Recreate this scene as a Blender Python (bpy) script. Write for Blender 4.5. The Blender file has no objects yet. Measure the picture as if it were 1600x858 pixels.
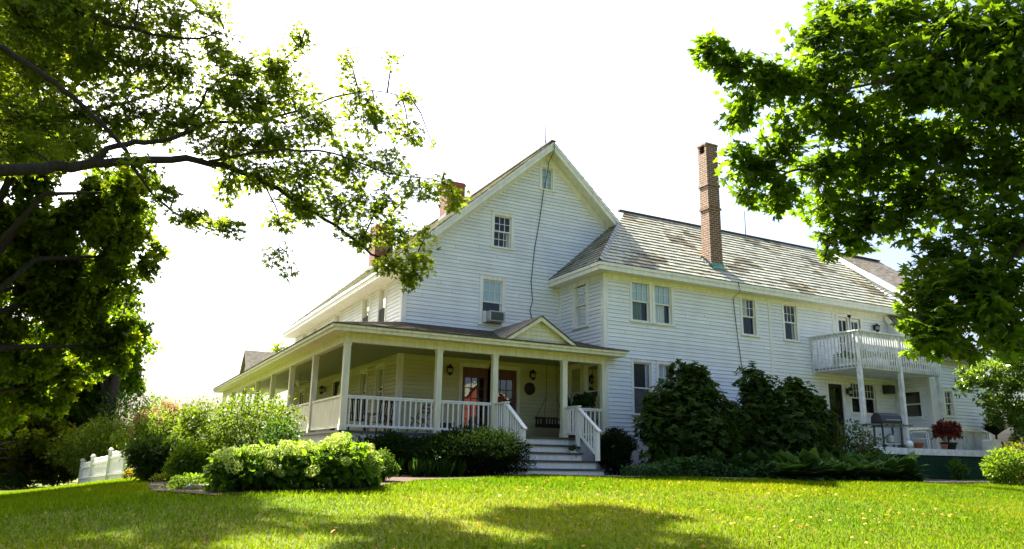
import bpy, math, random
import numpy as np
from mathutils import Vector, Matrix
random.seed(7)
RNG = np.random.default_rng(11)
R = math.radians
scene = bpy.context.scene
COL = scene.collection

# ------------------------------------------------------------------ camera
CAM = np.array([0.0, 0.0, 1.6]); FPX = 1190.0
def cam_axes(yaw, pitch, roll):
    cy, sy, cp, sp = math.cos(yaw), math.sin(yaw), math.cos(pitch), math.sin(pitch)
    f = np.array([sy*cp, cy*cp, sp]); r = np.array([cy, -sy, 0.0]); u = np.cross(r, f)
    c, s = math.cos(roll), math.sin(roll)
    return np.array([c*r+s*u, -s*r+c*u, f])
AX = cam_axes(R(27.6), R(13.7), R(1.05))
def at(px, py, d):                       # surveyed point: photo position and distance -> place in the world
    return CAM + d*(AX.T @ np.array([(px-800)/FPX, -(py-429)/FPX, 1.0]))
cd = bpy.data.cameras.new('camera'); cam = bpy.data.objects.new('camera', cd); COL.objects.link(cam)
cd.sensor_width = 36; cd.lens = 36*FPX/1600; cd.clip_end = 3000; cd.clip_start = 0.1
m = Matrix(((AX[0][0], AX[1][0], -AX[2][0], CAM[0]), (AX[0][1], AX[1][1], -AX[2][1], CAM[1]), (AX[0][2], AX[1][2], -AX[2][2], CAM[2]), (0, 0, 0, 1)))
cam.matrix_world = m
scene.camera = cam

# ------------------------------------------------------------------ light
SUN = np.array([-0.26, 1.0, 1.27]); SUN = SUN/np.linalg.norm(SUN)
EL = math.asin(SUN[2]); AZ = math.atan2(SUN[0], SUN[1])
w = bpy.data.worlds.new('World'); scene.world = w; w.use_nodes = True
nt = w.node_tree; nt.nodes.clear()
sky = nt.nodes.new('ShaderNodeTexSky'); sky.sky_type = 'NISHITA'; sky.sun_disc = False
sky.sun_elevation = EL; sky.sun_rotation = AZ; sky.air_density = 1.0; sky.dust_density = 7.0; sky.ozone_density = 4.0
bg = nt.nodes.new('ShaderNodeBackground'); bg.inputs[1].default_value = 0.068
wo = nt.nodes.new('ShaderNodeOutputWorld')
nt.links.new(sky.outputs[0], bg.inputs[0]); nt.links.new(bg.outputs[0], wo.inputs[0])
sd = bpy.data.lights.new('sun', 'SUN'); sd.energy = 5.0; sd.angle = R(0.55); sd.color = (1.0, 0.93, 0.80)
so = bpy.data.objects.new('sun', sd); COL.objects.link(so)
so.rotation_euler = Vector(-SUN).to_track_quat('-Z', 'Y').to_euler(); so.location = (0, 30, 60)
scene.view_settings.view_transform = 'Standard'; scene.view_settings.look = 'None'
scene.view_settings.gamma = 1; scene.view_settings.use_curve_mapping = False
scene.view_settings.exposure = 2.60
scene.render.engine = 'CYCLES'
scene.cycles.max_bounces = 8; scene.cycles.transparent_max_bounces = 12; scene.cycles.diffuse_bounces = 4
scene.cycles.transmission_bounces = 4; scene.cycles.use_denoising = True

# ------------------------------------------------------------------ materials
def new_mat(name):
    mt = bpy.data.materials.new(name); mt.use_nodes = True; n = mt.node_tree; n.nodes.clear()
    out = n.nodes.new('ShaderNodeOutputMaterial'); return mt, n, out
def N(n, t, **kw):
    x = n.nodes.new(t)
    for k, v in kw.items(): setattr(x, k, v)
    return x
def pmat(name, col, rough=0.6, var=0.12, scale=6.0, col2=None, bump=0.0, bscale=40.0, metal=0.0, spec=0.4, stretch=None, tint=False):
    mt, n, out = new_mat(name); L = n.links.new
    p = N(n, 'ShaderNodeBsdfPrincipled'); L(p.outputs[0], out.inputs[0])
    p.inputs['Roughness'].default_value = rough; p.inputs['Metallic'].default_value = metal; p.inputs['Specular IOR Level'].default_value = spec
    tc = N(n, 'ShaderNodeTexCoord'); src = tc.outputs['Object']
    if stretch:
        mp = N(n, 'ShaderNodeMapping'); mp.inputs['Scale'].default_value = stretch; L(src, mp.inputs[0]); src = mp.outputs[0]
    nz = N(n, 'ShaderNodeTexNoise'); nz.inputs['Scale'].default_value = scale; nz.inputs['Detail'].default_value = 5; L(src, nz.inputs[0])
    mx = N(n, 'ShaderNodeMix', data_type='RGBA')
    c2 = col2 if col2 else tuple(c*(1-2*var) for c in col)
    mx.inputs[6].default_value = (*c2, 1); mx.inputs[7].default_value = (*col, 1)
    rp = N(n, 'ShaderNodeMapRange'); rp.inputs[1].default_value = 0.35; rp.inputs[2].default_value = 0.62; L(nz.outputs[0], rp.inputs[0]); L(rp.outputs[0], mx.inputs[0])
    c = mx.outputs[2]
    if tint:
        a = N(n, 'ShaderNodeAttribute', attribute_name='tint'); m2 = N(n, 'ShaderNodeMix', data_type='RGBA', blend_type='MULTIPLY')
        m2.inputs[0].default_value = 1; L(c, m2.inputs[6]); L(a.outputs[0], m2.inputs[7]); c = m2.outputs[2]
    L(c, p.inputs['Base Color'])
    if bump:
        b2 = N(n, 'ShaderNodeTexNoise'); b2.inputs['Scale'].default_value = bscale; b2.inputs['Detail'].default_value = 4; L(src, b2.inputs[0])
        bp = N(n, 'ShaderNodeBump'); bp.inputs['Strength'].default_value = bump; bp.inputs['Distance'].default_value = 0.02; L(b2.outputs[0], bp.inputs['Height']); L(bp.outputs[0], p.inputs['Normal'])
    return mt
def leafmat(name, col, trans, mix=0.5, gloss=0.06, rough=0.45):
    mt, n, out = new_mat(name); L = n.links.new
    a = N(n, 'ShaderNodeAttribute', attribute_name='tint')
    def mul(c):
        x = N(n, 'ShaderNodeMix', data_type='RGBA', blend_type='MULTIPLY'); x.inputs[0].default_value = 1
        x.inputs[6].default_value = (*c, 1); L(a.outputs[0], x.inputs[7]); return x.outputs[2]
    d = N(n, 'ShaderNodeBsdfDiffuse'); L(mul(col), d.inputs[0])
    t = N(n, 'ShaderNodeBsdfTranslucent'); L(mul(trans), t.inputs[0])
    m1 = N(n, 'ShaderNodeMixShader'); m1.inputs[0].default_value = mix; L(d.outputs[0], m1.inputs[1]); L(t.outputs[0], m1.inputs[2])
    g = N(n, 'ShaderNodeBsdfGlossy'); g.inputs['Roughness'].default_value = rough; g.inputs[0].default_value = (0.8, 0.85, 0.8, 1)
    fr = N(n, 'ShaderNodeFresnel'); fr.inputs[0].default_value = 1.4
    mm = N(n, 'ShaderNodeMath', operation='MULTIPLY'); mm.inputs[1].default_value = gloss*4; L(fr.outputs[0], mm.inputs[0])
    m2 = N(n, 'ShaderNodeMixShader'); L(mm.outputs[0], m2.inputs[0]); L(m1.outputs[0], m2.inputs[1]); L(g.outputs[0], m2.inputs[2])
    L(m2.outputs[0], out.inputs[0]); return mt
def brickmat(name, c1, c2, mortar, sx, rot=None, scale=1.0, bw=0.21, bh=0.075, ms=0.008):
    mt, n, out = new_mat(name); L = n.links.new
    p = N(n, 'ShaderNodeBsdfPrincipled'); L(p.outputs[0], out.inputs[0]); p.inputs['Roughness'].default_value = 0.85
    tc = N(n, 'ShaderNodeTexCoord'); sp = N(n, 'ShaderNodeSeparateXYZ'); L(tc.outputs['Object'], sp.inputs[0])
    ad = N(n, 'ShaderNodeMath', operation='ADD'); L(sp.outputs[0], ad.inputs[0]); L(sp.outputs[1], ad.inputs[1])
    cb = N(n, 'ShaderNodeCombineXYZ'); L(ad.outputs[0], cb.inputs[0]); L(sp.outputs[2], cb.inputs[1])
    b = N(n, 'ShaderNodeTexBrick'); L(cb.outputs[0], b.inputs[0]); b.inputs['Scale'].default_value = scale
    b.inputs['Color1'].default_value = (*c1, 1); b.inputs['Color2'].default_value = (*c2, 1); b.inputs['Mortar'].default_value = (*mortar, 1)
    b.inputs['Mortar Size'].default_value = ms; b.inputs['Brick Width'].default_value = bw; b.inputs['Row Height'].default_value = bh; b.inputs['Bias'].default_value = -0.1
    nz = N(n, 'ShaderNodeTexNoise'); nz.inputs['Scale'].default_value = 5; L(tc.outputs['Object'], nz.inputs[0])
    mx = N(n, 'ShaderNodeMix', data_type='RGBA', blend_type='MULTIPLY'); mx.inputs[0].default_value = 0.6
    L(b.outputs[0], mx.inputs[6]); L(nz.outputs[0], mx.inputs[7])
    sc = N(n, 'ShaderNodeMix', data_type='RGBA', blend_type='MULTIPLY'); sc.inputs[0].default_value = 1; sc.inputs[7].default_value = (1.5, 1.5, 1.5, 1); L(mx.outputs[2], sc.inputs[6])
    L(sc.outputs[2], p.inputs['Base Color'])
    bp = N(n, 'ShaderNodeBump'); bp.inputs['Strength'].default_value = 0.6; bp.inputs['Distance'].default_value = 0.01; bp.invert = True
    L(b.outputs['Fac'], bp.inputs['Height']); L(bp.outputs[0], p.inputs['Normal'])
    return mt
def glassmat(name, tintc=(0.9, 0.95, 0.95), boost=0.9):
    mt, n, out = new_mat(name); L = n.links.new
    t = N(n, 'ShaderNodeBsdfTransparent'); t.inputs[0].default_value = (*tintc, 1)
    g = N(n, 'ShaderNodeBsdfGlossy'); g.inputs['Roughness'].default_value = 0.01
    fr = N(n, 'ShaderNodeFresnel'); fr.inputs[0].default_value = 1.55
    mm = N(n, 'ShaderNodeMath', operation='MULTIPLY', use_clamp=True); mm.inputs[1].default_value = boost; L(fr.outputs[0], mm.inputs[0])
    tc = N(n, 'ShaderNodeTexCoord'); nz = N(n, 'ShaderNodeTexNoise'); nz.inputs['Scale'].default_value = 2.2; L(tc.outputs['Object'], nz.inputs[0])
    bp = N(n, 'ShaderNodeBump'); bp.inputs['Strength'].default_value = 0.05; bp.inputs['Distance'].default_value = 0.05; L(nz.outputs[0], bp.inputs['Height']); L(bp.outputs[0], g.inputs['Normal'])
    mx = N(n, 'ShaderNodeMixShader'); L(mm.outputs[0], mx.inputs[0]); L(t.outputs[0], mx.inputs[1]); L(g.outputs[0], mx.inputs[2]); L(mx.outputs[0], out.inputs[0])
    return mt
M = {}
M['white'] = pmat('white_paint', (0.78, 0.80, 0.79), 0.55, 0.045, 1.3, bump=0.12, bscale=30, tint=True, stretch=(1, 1, .45))
M['trim'] = pmat('trim_paint', (0.79, 0.78, 0.70), 0.5, 0.07, 4.0, bump=0.15, bscale=25, stretch=(2, 2, .4))
M['porchwall_shade'] = pmat('porch_wall_shade_tone', (0.58, 0.54, 0.31), 0.6, 0.04, 2.0, tint=True)  # siding below the porch ceiling: dimness and lawn bounce mixed into the colour
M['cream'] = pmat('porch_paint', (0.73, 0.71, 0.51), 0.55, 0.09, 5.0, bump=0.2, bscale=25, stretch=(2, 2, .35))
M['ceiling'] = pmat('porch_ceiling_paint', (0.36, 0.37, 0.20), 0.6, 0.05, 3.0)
M['floor'] = pmat('porch_floor_paint', (0.06, 0.065, 0.065), 0.5, 0.1, 3.0, stretch=(1, 8, 1))
M['balcony'] = pmat('weathered_white', (0.70, 0.71, 0.67), 0.65, 0.12, 5.0, bump=0.1)
M['slate'] = pmat('slate', (0.345, 0.345, 0.265), 0.42, 0.12, 3.5, bump=0.25, bscale=25, tint=True)
M['shingle'] = pmat('asphalt_shingle', (0.15, 0.13, 0.10), 0.9, 0.15, 5.0, bump=0.4, bscale=90, tint=True)
M['ridge'] = pmat('ridge_cap', (0.07, 0.05, 0.04), 0.7, 0.1)
M['brick'] = brickmat('chimney_brick', (0.145, 0.050, 0.020), (0.085, 0.036, 0.019), (0.33, 0.29, 0.21), 1, ms=.011, bw=.23, bh=.085)
M['brick_old'] = brickmat('old_brick', (0.17, 0.040, 0.018), (0.10, 0.028, 0.016), (0.15, 0.09, 0.06), 1, ms=.010, bw=.23, bh=.085)
M['flue_dark'] = pmat('flue_dark', (0.01, 0.01, 0.01), 0.95)  # black standing in for the darkness inside the chimney's flue opening
M['copper'] = pmat('verdigris_copper', (0.16, 0.36, 0.28), 0.6, 0.2, 8)
M['lead'] = pmat('lead_flashing', (0.25, 0.26, 0.27), 0.5, 0.2, 8)
M['glass'] = glassmat('window_glass')
M['doorglass'] = glassmat('door_glass', (0.5, 0.52, 0.5), 3.0)
M['screen'] = pmat('insect_screen', (0.03, 0.035, 0.03), 0.8)
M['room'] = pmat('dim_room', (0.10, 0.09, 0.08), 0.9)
M['curtain'] = pmat('white_curtain', (0.78, 0.83, 0.85), 0.9, 0.05, 10)
M['curtain_green'] = pmat('green_curtain', (0.16, 0.27, 0.17), 0.9, 0.1, 10)
M['blind'] = pmat('pale_blind', (0.60, 0.74, 0.86), 0.8, 0.03, 4)
M['shade'] = pmat('dark_roller_blind', (0.02, 0.015, 0.012), 0.8)
M['doorwood'] = pmat('red_brown_wood', (0.13, 0.045, 0.02), 0.4, 0.2, 4, stretch=(6, 6, 0.6))
M['black'] = pmat('black_iron', (0.012, 0.012, 0.012), 0.45)
M['lampglass'] = pmat('frosted_lamp_glass', (0.5, 0.48, 0.4), 0.2)
M['metal'] = pmat('grey_metal', (0.42, 0.44, 0.42), 0.4, 0.08, metal=0.3)
M['vent'] = pmat('dark_grille', (0.10, 0.12, 0.11), 0.6)
M['wood'] = pmat('bare_wood', (0.25, 0.16, 0.09), 0.7, 0.2, 5, stretch=(1, 1, 5))
M['darkwood'] = pmat('dark_stained_wood', (0.03, 0.02, 0.015), 0.5, 0.2)
M['terracotta'] = pmat('terracotta', (0.42, 0.16, 0.08), 0.8, 0.12)
M['whitepot'] = pmat('white_ceramic', (0.68, 0.68, 0.62), 0.4, 0.1)
M['lattice'] = pmat('green_paint', (0.022, 0.085, 0.040), 0.6, 0.15)
M['grillblack'] = pmat('grill_enamel', (0.03, 0.032, 0.03), 0.3, 0.1)
M['bark'] = pmat('bark', (0.028, 0.022, 0.017), 0.95, 0.25, 6, bump=0.8, bscale=18, stretch=(3, 3, 0.7))
M['twig'] = pmat('twig_bark', (0.03, 0.024, 0.016), 0.9, 0.2)
M['soil'] = pmat('mulch', (0.065, 0.032, 0.013), 0.95, 0.3, 25, bump=0.8, bscale=45)
M['stone'] = pmat('fieldstone', (0.30, 0.25, 0.20), 0.9, 0.25, 9, bump=0.5, bscale=14)
M['flag'] = pmat('flagstone', (0.40, 0.37, 0.31), 0.9, 0.2, 5, bump=0.4)
M['barnred'] = pmat('barn_red', (0.20, 0.045, 0.022), 0.7, 0.15, 2, stretch=(6, 6, 0.5))
M['fence'] = pmat('fence_paint', (0.72, 0.72, 0.66), 0.6, 0.06, 5)
M['foundation'] = pmat('painted_foundation', (0.55, 0.56, 0.52), 0.8, 0.1, 4, bump=0.3)
M['cable'] = pmat('cable', (0.05, 0.055, 0.05), 0.6)
M['maple'] = leafmat('maple_leaf', (0.028, 0.065, 0.006), (0.145, 0.255, 0.006), 0.5, 0.02)
M['silver'] = leafmat('silver_maple_leaf', (0.032, 0.065, 0.008), (0.21, 0.31, 0.010), 0.55, 0.02)
M['fartree'] = leafmat('far_tree_leaf', (0.030, 0.048, 0.004), (0.17, 0.22, 0.006), 0.46, 0.015)
M['shrub'] = leafmat('shrub_leaf', (0.05, 0.10, 0.010), (0.15, 0.24, 0.010), 0.45, 0.04, 0.35)
M['rhodo'] = leafmat('rhododendron_leaf', (0.024, 0.054, 0.009), (0.08, 0.14, 0.008), 0.33, 0.04, 0.35)
M['hosta'] = leafmat('hosta_leaf', (0.045, 0.100, 0.026), (0.07, 0.14, 0.016), 0.3, 0.03, 0.4)
M['yew'] = leafmat('yew_needle', (0.010, 0.022, 0.005), (0.03, 0.055, 0.006), 0.3, 0.008)
M['hydleaf'] = leafmat('hydrangea_leaf', (0.04, 0.09, 0.008), (0.19, 0.34, 0.010), 0.5, 0.03)
M['bloom'] = leafmat('hydrangea_bloom', (0.34, 0.43, 0.10), (0.38, 0.46, 0.08), 0.45, 0.005)
M['plume'] = leafmat('cream_plume', (0.55, 0.42, 0.22), (0.40, 0.32, 0.12), 0.4, 0.01)
M['redleaf'] = leafmat('red_leaf', (0.16, 0.03, 0.02), (0.22, 0.04, 0.02), 0.35, 0.05)
M['redflower'] = leafmat('red_petal', (0.55, 0.03, 0.02), (0.5, 0.04, 0.02), 0.35, 0.03)
M['grass'] = leafmat('grass_blade', (0.066, 0.108, 0.003), (0.16, 0.25, 0.004), 0.5, 0.001)
M['straw'] = leafmat('dry_stalk', (0.35, 0.27, 0.12), (0.3, 0.22, 0.08), 0.35, 0.02)
M['litter'] = leafmat('fallen_leaf', (0.45, 0.20, 0.04), (0.3, 0.14, 0.03), 0.3, 0.03)

# ------------------------------------------------------------------ object helpers
def link(o): COL.objects.link(o); return o
def tag(o, label=None, cat=None, group=None, kind=None):
    if label: o['label'] = label
    if cat: o['category'] = cat
    if group: o['group'] = group
    if kind: o['kind'] = kind
    return o
def thing(name, loc, label, cat, group=None, rz=0):
    o = bpy.data.objects.new(name, None); o.empty_display_size = 0.3; link(o)
    o.location = loc; o.rotation_euler = (0, 0, rz); return tag(o, label, cat, group)
def attach(o, parent):
    if parent is None: return
    o.parent = parent
    if parent.type == 'EMPTY' and not parent.get('_local'):
        o.matrix_parent_inverse = Matrix.Translation(-Vector(parent.location))
class MB:
    def __init__(s): s.v = []; s.f = []; s.t = []; s.tint = (1, 1, 1)
    def poly(s, pts):
        i = len(s.v); s.v += [tuple(map(float, p)) for p in pts]; s.f.append(tuple(range(i, i+len(pts)))); s.t.append(s.tint); return s
    def idx(s, vs, fs):
        i = len(s.v); s.v += [tuple(map(float, p)) for p in vs]
        for f in fs: s.f.append(tuple(i+k for k in f)); s.t.append(s.tint)
        return s
    def hexa(s, p):   # 8 corners: bottom 0-3, top 4-7
        return s.idx(p, [(0, 3, 2, 1), (4, 5, 6, 7), (0, 1, 5, 4), (1, 2, 6, 5), (2, 3, 7, 6), (3, 0, 4, 7)])
    def box(s, x0, x1, y0, y1, z0, z1):
        return s.hexa([(x0, y0, z0), (x1, y0, z0), (x1, y1, z0), (x0, y1, z0), (x0, y0, z1), (x1, y0, z1), (x1, y1, z1), (x0, y1, z1)])
    def beam(s, a, b, w, h, up=(0, 0, 1)):   # bar from a to b with width w and height h
        a = Vector(a); b = Vector(b); t = (b-a).normalized(); side = t.cross(Vector(up)).normalized(); u = side.cross(t)
        o = [(-w/2, -h/2), (w/2, -h/2), (w/2, h/2), (-w/2, h/2)]
        return s.hexa([a+side*x+u*y for x, y in o]+[b+side*x+u*y for x, y in o])
    def slab(s, pts, vec):   # polygon extruded by vec
        n = len(pts); vec = Vector(vec); q = [Vector(p)+vec for p in pts]
        return s.idx(list(pts)+q, [tuple(range(n))[::-1], tuple(range(n, 2*n))]+[(i, (i+1) % n, n+(i+1) % n, n+i) for i in range(n)])
    def tube(s, path, rad, n=8):
        P = [Vector(p) for p in path]; rr = rad if hasattr(rad, '__len__') else [rad]*len(P)
        vs = []; fs = []; prev = None
        for i, p in enumerate(P):
            t = (P[min(i+1, len(P)-1)]-P[max(i-1, 0)]).normalized()
            if prev is None: a = t.orthogonal().normalized()
            else: a = (prev-t*prev.dot(t)).normalized()
            prev = a; b = t.cross(a)
            for k in range(n):
                an = 2*math.pi*k/n; vs.append(p+(a*math.cos(an)+b*math.sin(an))*rr[i])
        for i in range(len(P)-1):
            for k in range(n): fs.append((i*n+k, i*n+(k+1) % n, (i+1)*n+(k+1) % n, (i+1)*n+k))
        fs.append(tuple(range(n))[::-1]); fs.append(tuple(range((len(P)-1)*n, len(P)*n)))
        return s.idx(vs, fs)
    def lathe(s, c, prof, n=16):
        c = Vector(c); vs = []; fs = []
        for r, z in prof:
            for k in range(n): an = 2*math.pi*k/n; vs.append(c+Vector((r*math.cos(an), r*math.sin(an), z)))
        for i in range(len(prof)-1):
            for k in range(n): fs.append((i*n+k, i*n+(k+1) % n, (i+1)*n+(k+1) % n, (i+1)*n+k))
        fs.append(tuple(range(n))[::-1]); fs.append(tuple(range((len(prof)-1)*n, len(prof)*n)))
        return s.idx(vs, fs)
    def build(s, name, mat, parent=None, smooth=False, bevel=0):
        me = bpy.data.meshes.new(name); me.from_pydata(s.v, [], s.f); me.materials.append(mat)
        ca = me.attributes.new('tint', 'FLOAT_COLOR', 'FACE')
        ca.data.foreach_set('color', np.array([(*t, 1) for t in s.t], dtype=np.float32).ravel())
        if smooth: me.polygons.foreach_set('use_smooth', [True]*len(me.polygons))
        me.update(); o = bpy.data.objects.new(name, me); link(o); attach(o, parent)
        if bevel:
            md = o.modifiers.new('bevel', 'BEVEL'); md.width = bevel; md.segments = 2; md.limit_method = 'ANGLE'
        return o
def copy_tree(o, parent=None):
    c = o.copy(); link(c)
    if parent is not None: c.parent = parent
    for ch in o.children: copy_tree(ch, c)
    return c

# leaf templates: x across, y along, z out of the blade
def maple_t(lobes):
    r = lobes; z = lambda x, y: -0.22*abs(x)-0.12*y*y
    mid = [(0, 0), (0, 1)]
    right = [(x, y, z(x, y)) for x, y in r]; left = [(-x, y, z(x, y)) for x, y in r]
    v = [(0, 0, 0), (0, 1, -0.12)]+right+left; n = len(r)
    return np.array(v), [tuple([0]+list(range(2, 2+n))+[1]), tuple([1]+list(range(2+n, 2+2*n))[::-1]+[0])]
T_MAPLE = maple_t([(.17, -.07), (.44, -.02), (.29, .17), (.42, .24), (.68, .50), (.40, .49), (.20, .45), (.24, .66), (.11, .74)])
T_SILVER = maple_t([(.12, -.02), (.40, .02), (.22, .20), (.62, .62), (.33, .52), (.12, .42), (.20, .66), (.08, .78)])
T_OVAL = (np.array([(0, 0, 0), (.2, .3, .05), (.2, .7, .0), (0, 1, -.12), (-.2, .7, .0), (-.2, .3, .05)]), [(0, 1, 2, 3), (0, 3, 4, 5)])
T_RHOMB = (np.array([(0, 0, 0), (.36, .45, .06), (0, 1, -.1), (-.36, .45, .06)]), [(0, 1, 2, 3)])
T_CLUMP = (np.array([(0, 0, 0), (.35, .12, .1), (.2, .42, 0), (.5, .66, -.1), (.1, .7, .05), (0, 1, -.1), (-.18, .62, 0), (-.5, .5, .1), (-.22, .25, 0)]), [(0, 1, 2, 3, 4, 5, 6, 7, 8)])
T_BROAD = (np.array([(0, 0, 0), (.3, .22, .08), (.34, .55, .02), (0, 1, -.22), (-.34, .55, .02), (-.3, .22, .08), (0, .5, 0)]), [(0, 1, 2, 6), (6, 2, 3), (6, 3, 4), (0, 6, 4, 5)])
T_NEEDLE = (np.array([(-.09, 0, 0), (.09, 0, 0), (.1, .6, .02), (0, 1, 0), (-.1, .6, .02)]), [(0, 1, 2, 3, 4)])
T_BLADE = (np.array([(-.09, 0, 0), (.09, 0, 0), (.06, .6, .05), (0, 1, .3), (-.06, .6, .05)]), [(0, 1, 2, 3, 4)])
def unit(a): return a/np.maximum(np.linalg.norm(a, axis=1, keepdims=True), 1e-9)
class LB:
    """collects leaves; one mesh in the end"""
    def __init__(s): s.V = []; s.F = []; s.S = []; s.C = []; s.n = 0
    def add(s, P, T, Nn, size, templ, tint):
        P = np.asarray(P, float); T = unit(np.asarray(T, float)); Nn = np.asarray(Nn, float)
        Nn = unit(Nn-T*np.sum(T*Nn, axis=1, keepdims=True)); B = np.cross(T, Nn)
        tv, tf = templ; K = len(tv); n = len(P); size = np.broadcast_to(np.asarray(size, float), (n,))
        V = P[:, None, :]+size[:, None, None]*(tv[None, :, 0:1]*B[:, None, :]+tv[None, :, 1:2]*T[:, None, :]+tv[None, :, 2:3]*Nn[:, None, :])
        s.V.append(V.reshape(-1, 3))
        base = s.n+np.arange(n)*K; tint = np.broadcast_to(tint, (n, 3))
        for f in tf:
            s.F.append((base[:, None]+np.array(f)[None, :]).ravel()); s.S.append(np.full(n, len(f))); s.C.append(tint)
        s.n += n*K
    def build(s, name, mat, parent=None):
        V = np.concatenate(s.V).astype(np.float32); F = np.concatenate(s.F).astype(np.int32); S = np.concatenate(s.S).astype(np.int32); C = np.concatenate(s.C)
        me = bpy.data.meshes.new(name); me.vertices.add(len(V)); me.vertices.foreach_set('co', V.ravel())
        me.loops.add(len(F)); me.loops.foreach_set('vertex_index', F)
        me.polygons.add(len(S)); me.polygons.foreach_set('loop_start', np.concatenate([[0], np.cumsum(S)[:-1]]).astype(np.int32)); me.polygons.foreach_set('loop_total', S)
        ca = me.attributes.new('tint', 'FLOAT_COLOR', 'FACE'); ca.data.foreach_set('color', np.concatenate([C, np.ones((len(C), 1))], 1).astype(np.float32).ravel())
        me.materials.append(mat); me.update(calc_edges=True); me.validate()
        o = bpy.data.objects.new(name, me); link(o); attach(o, parent); return o
def rdir(n): return unit(RNG.normal(size=(n, 3)))
def tints(n, base=(1, 1, 1), v=0.25, yel=0.0):
    k = 1+v*RNG.normal(size=(n, 1))*0.6; k = np.clip(k, .45, 1.7); t = np.array(base)[None, :]*k
    y = RNG.random((n, 1))*yel; t = t*(1+y*np.array([[.9, .25, .2]])); return t

# ------------------------------------------------------------------ ground
def smooth(t): t = np.clip(t, 0, 1); return t*t*(3-2*t)
def gh(x, y):
    x = np.asarray(x, float); y = np.asarray(y, float)
    t = np.clip(y/16.0, -3, 1); b = np.where(t >= 0, 1.20*(1-(1-np.clip(t, 0, 1))**1.6), t*1.8)
    left = smooth((7-x)/8.0)*(0.15*smooth(y/10)+0.027*np.maximum(y-14, 0))
    left = np.minimum(left+.45*smooth((1.2-x)/5)*smooth((y-5)/9), 1.6)
    rough = 0.025*np.sin(x*.9+y*.5)*np.sin(y*.8-x*.3)+0.012*np.sin(x*2.3-1)*np.sin(y*1.9)
    return b-left+rough*(y < 17.5)
def ghf(x, y): return float(gh(x, y))
xs = np.concatenate([np.linspace(-400, -30, 14), np.linspace(-28, 40, 137), np.linspace(45, 400, 14)])
ys = np.concatenate([np.linspace(-300, -25, 12), np.linspace(-22, 60, 165), np.linspace(65, 600, 16)])
GX, GY = np.meshgrid(xs, ys); GZ = gh(GX, GY); nx = len(xs)
me = bpy.data.meshes.new('lawn')
fa = [(j*nx+i, j*nx+i+1, (j+1)*nx+i+1, (j+1)*nx+i) for j in range(len(ys)-1) for i in range(nx-1)]
me.from_pydata(np.stack([GX.ravel(), GY.ravel(), GZ.ravel()], 1).tolist(), [], fa)
me.polygons.foreach_set('use_smooth', [True]*len(me.polygons))
mt, n, out = new_mat('lawn_grass'); L = n.links.new
p = N(n, 'ShaderNodeBsdfPrincipled'); p.inputs['Roughness'].default_value = 0.9; p.inputs['Specular IOR Level'].default_value = 0.1; L(p.outputs[0], out.inputs[0])
tc = N(n, 'ShaderNodeTexCoord'); n1 = N(n, 'ShaderNodeTexNoise'); n1.inputs['Scale'].default_value = 0.55; n1.inputs['Detail'].default_value = 6; L(tc.outputs['Object'], n1.inputs[0])
n2 = N(n, 'ShaderNodeTexNoise'); n2.inputs['Scale'].default_value = 14; n2.inputs['Detail'].default_value = 6; L(tc.outputs['Object'], n2.inputs[0])
r1 = N(n, 'ShaderNodeValToRGB'); e = r1.color_ramp.elements; e[0].position = .36; e[0].color = (.06, .095, .003, 1); e[1].position = .66; e[1].color = (.13, .125, .012, 1); L(n1.outputs[0], r1.inputs[0])
r2 = N(n, 'ShaderNodeValToRGB'); e = r2.color_ramp.elements; e[0].position = .3; e[0].color = (.55, .55, .5, 1); e[1].position = .7; e[1].color = (1.1, 1.1, 1.0, 1); L(n2.outputs[0], r2.inputs[0])
mx = N(n, 'ShaderNodeMix', data_type='RGBA', blend_type='MULTIPLY'); mx.inputs[0].default_value = 1; L(r1.outputs[0], mx.inputs[6]); L(r2.outputs[0], mx.inputs[7]); L(mx.outputs[2], p.inputs['Base Color'])
bp = N(n, 'ShaderNodeBump'); bp.inputs['Strength'].default_value = .8; bp.inputs['Distance'].default_value = .04; L(n2.outputs[0], bp.inputs['Height']); L(bp.outputs[0], p.inputs['Normal'])
me.materials.append(mt); me.update(); lawn = link(bpy.data.objects.new('lawn', me)); tag(lawn, kind='structure')
def sheet(name, outline, lift, mat):
    b = MB(); cx = sum(p[0] for p in outline)/len(outline); cy = sum(p[1] for p in outline)/len(outline)
    rings = 6; k = len(outline); vs = []; fs = []
    for r in range(1, rings+1):
        for x, y in outline:
            xx = cx+(x-cx)*r/rings; yy = cy+(y-cy)*r/rings; vs.append((xx, yy, ghf(xx, yy)+lift))
    vs.append((cx, cy, ghf(cx, cy)+lift)); c = len(vs)-1
    for i in range(k):
        fs.append((c, i, (i+1) % k))
        for r in range(rings-1): fs.append((r*k+i, r*k+(i+1) % k, (r+1)*k+(i+1) % k, (r+1)*k+i)[::-1])
    b.idx(vs, fs); o = b.build(name, mat, None, True); return tag(o, kind='structure')
def dense(o, step=.6):
    r = []
    for i, a in enumerate(o):
        b = o[(i+1) % len(o)]; k = max(1, int(math.dist(a, b)/step))
        for j in range(k): r.append((a[0]+(b[0]-a[0])*j/k+RNG.normal()*.06, a[1]+(b[1]-a[1])*j/k+RNG.normal()*.06))
    return r
BEDS = [[(0.8, 13.8), (1.6, 12.75), (3.9, 12.85), (5.6, 14.6), (9.6, 17.0), (9.9, 19.4), (5.6, 19.5), (5.3, 24), (3.6, 27), (1.6, 24), (.9, 19)],
        [(12.4, 17.1), (14, 15.9), (19, 15.2), (23.6, 14.7), (24, 16.5), (23, 19.6), (12.5, 19.6)],
        [(24.5, 15.3), (27, 14.0), (33, 12.5), (36, 16), (31, 16.6)]]
BEDS_D = [dense(b) for b in BEDS]
for b in BEDS_D: sheet('flower_bed', b, 0.03, M['soil'])
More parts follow.
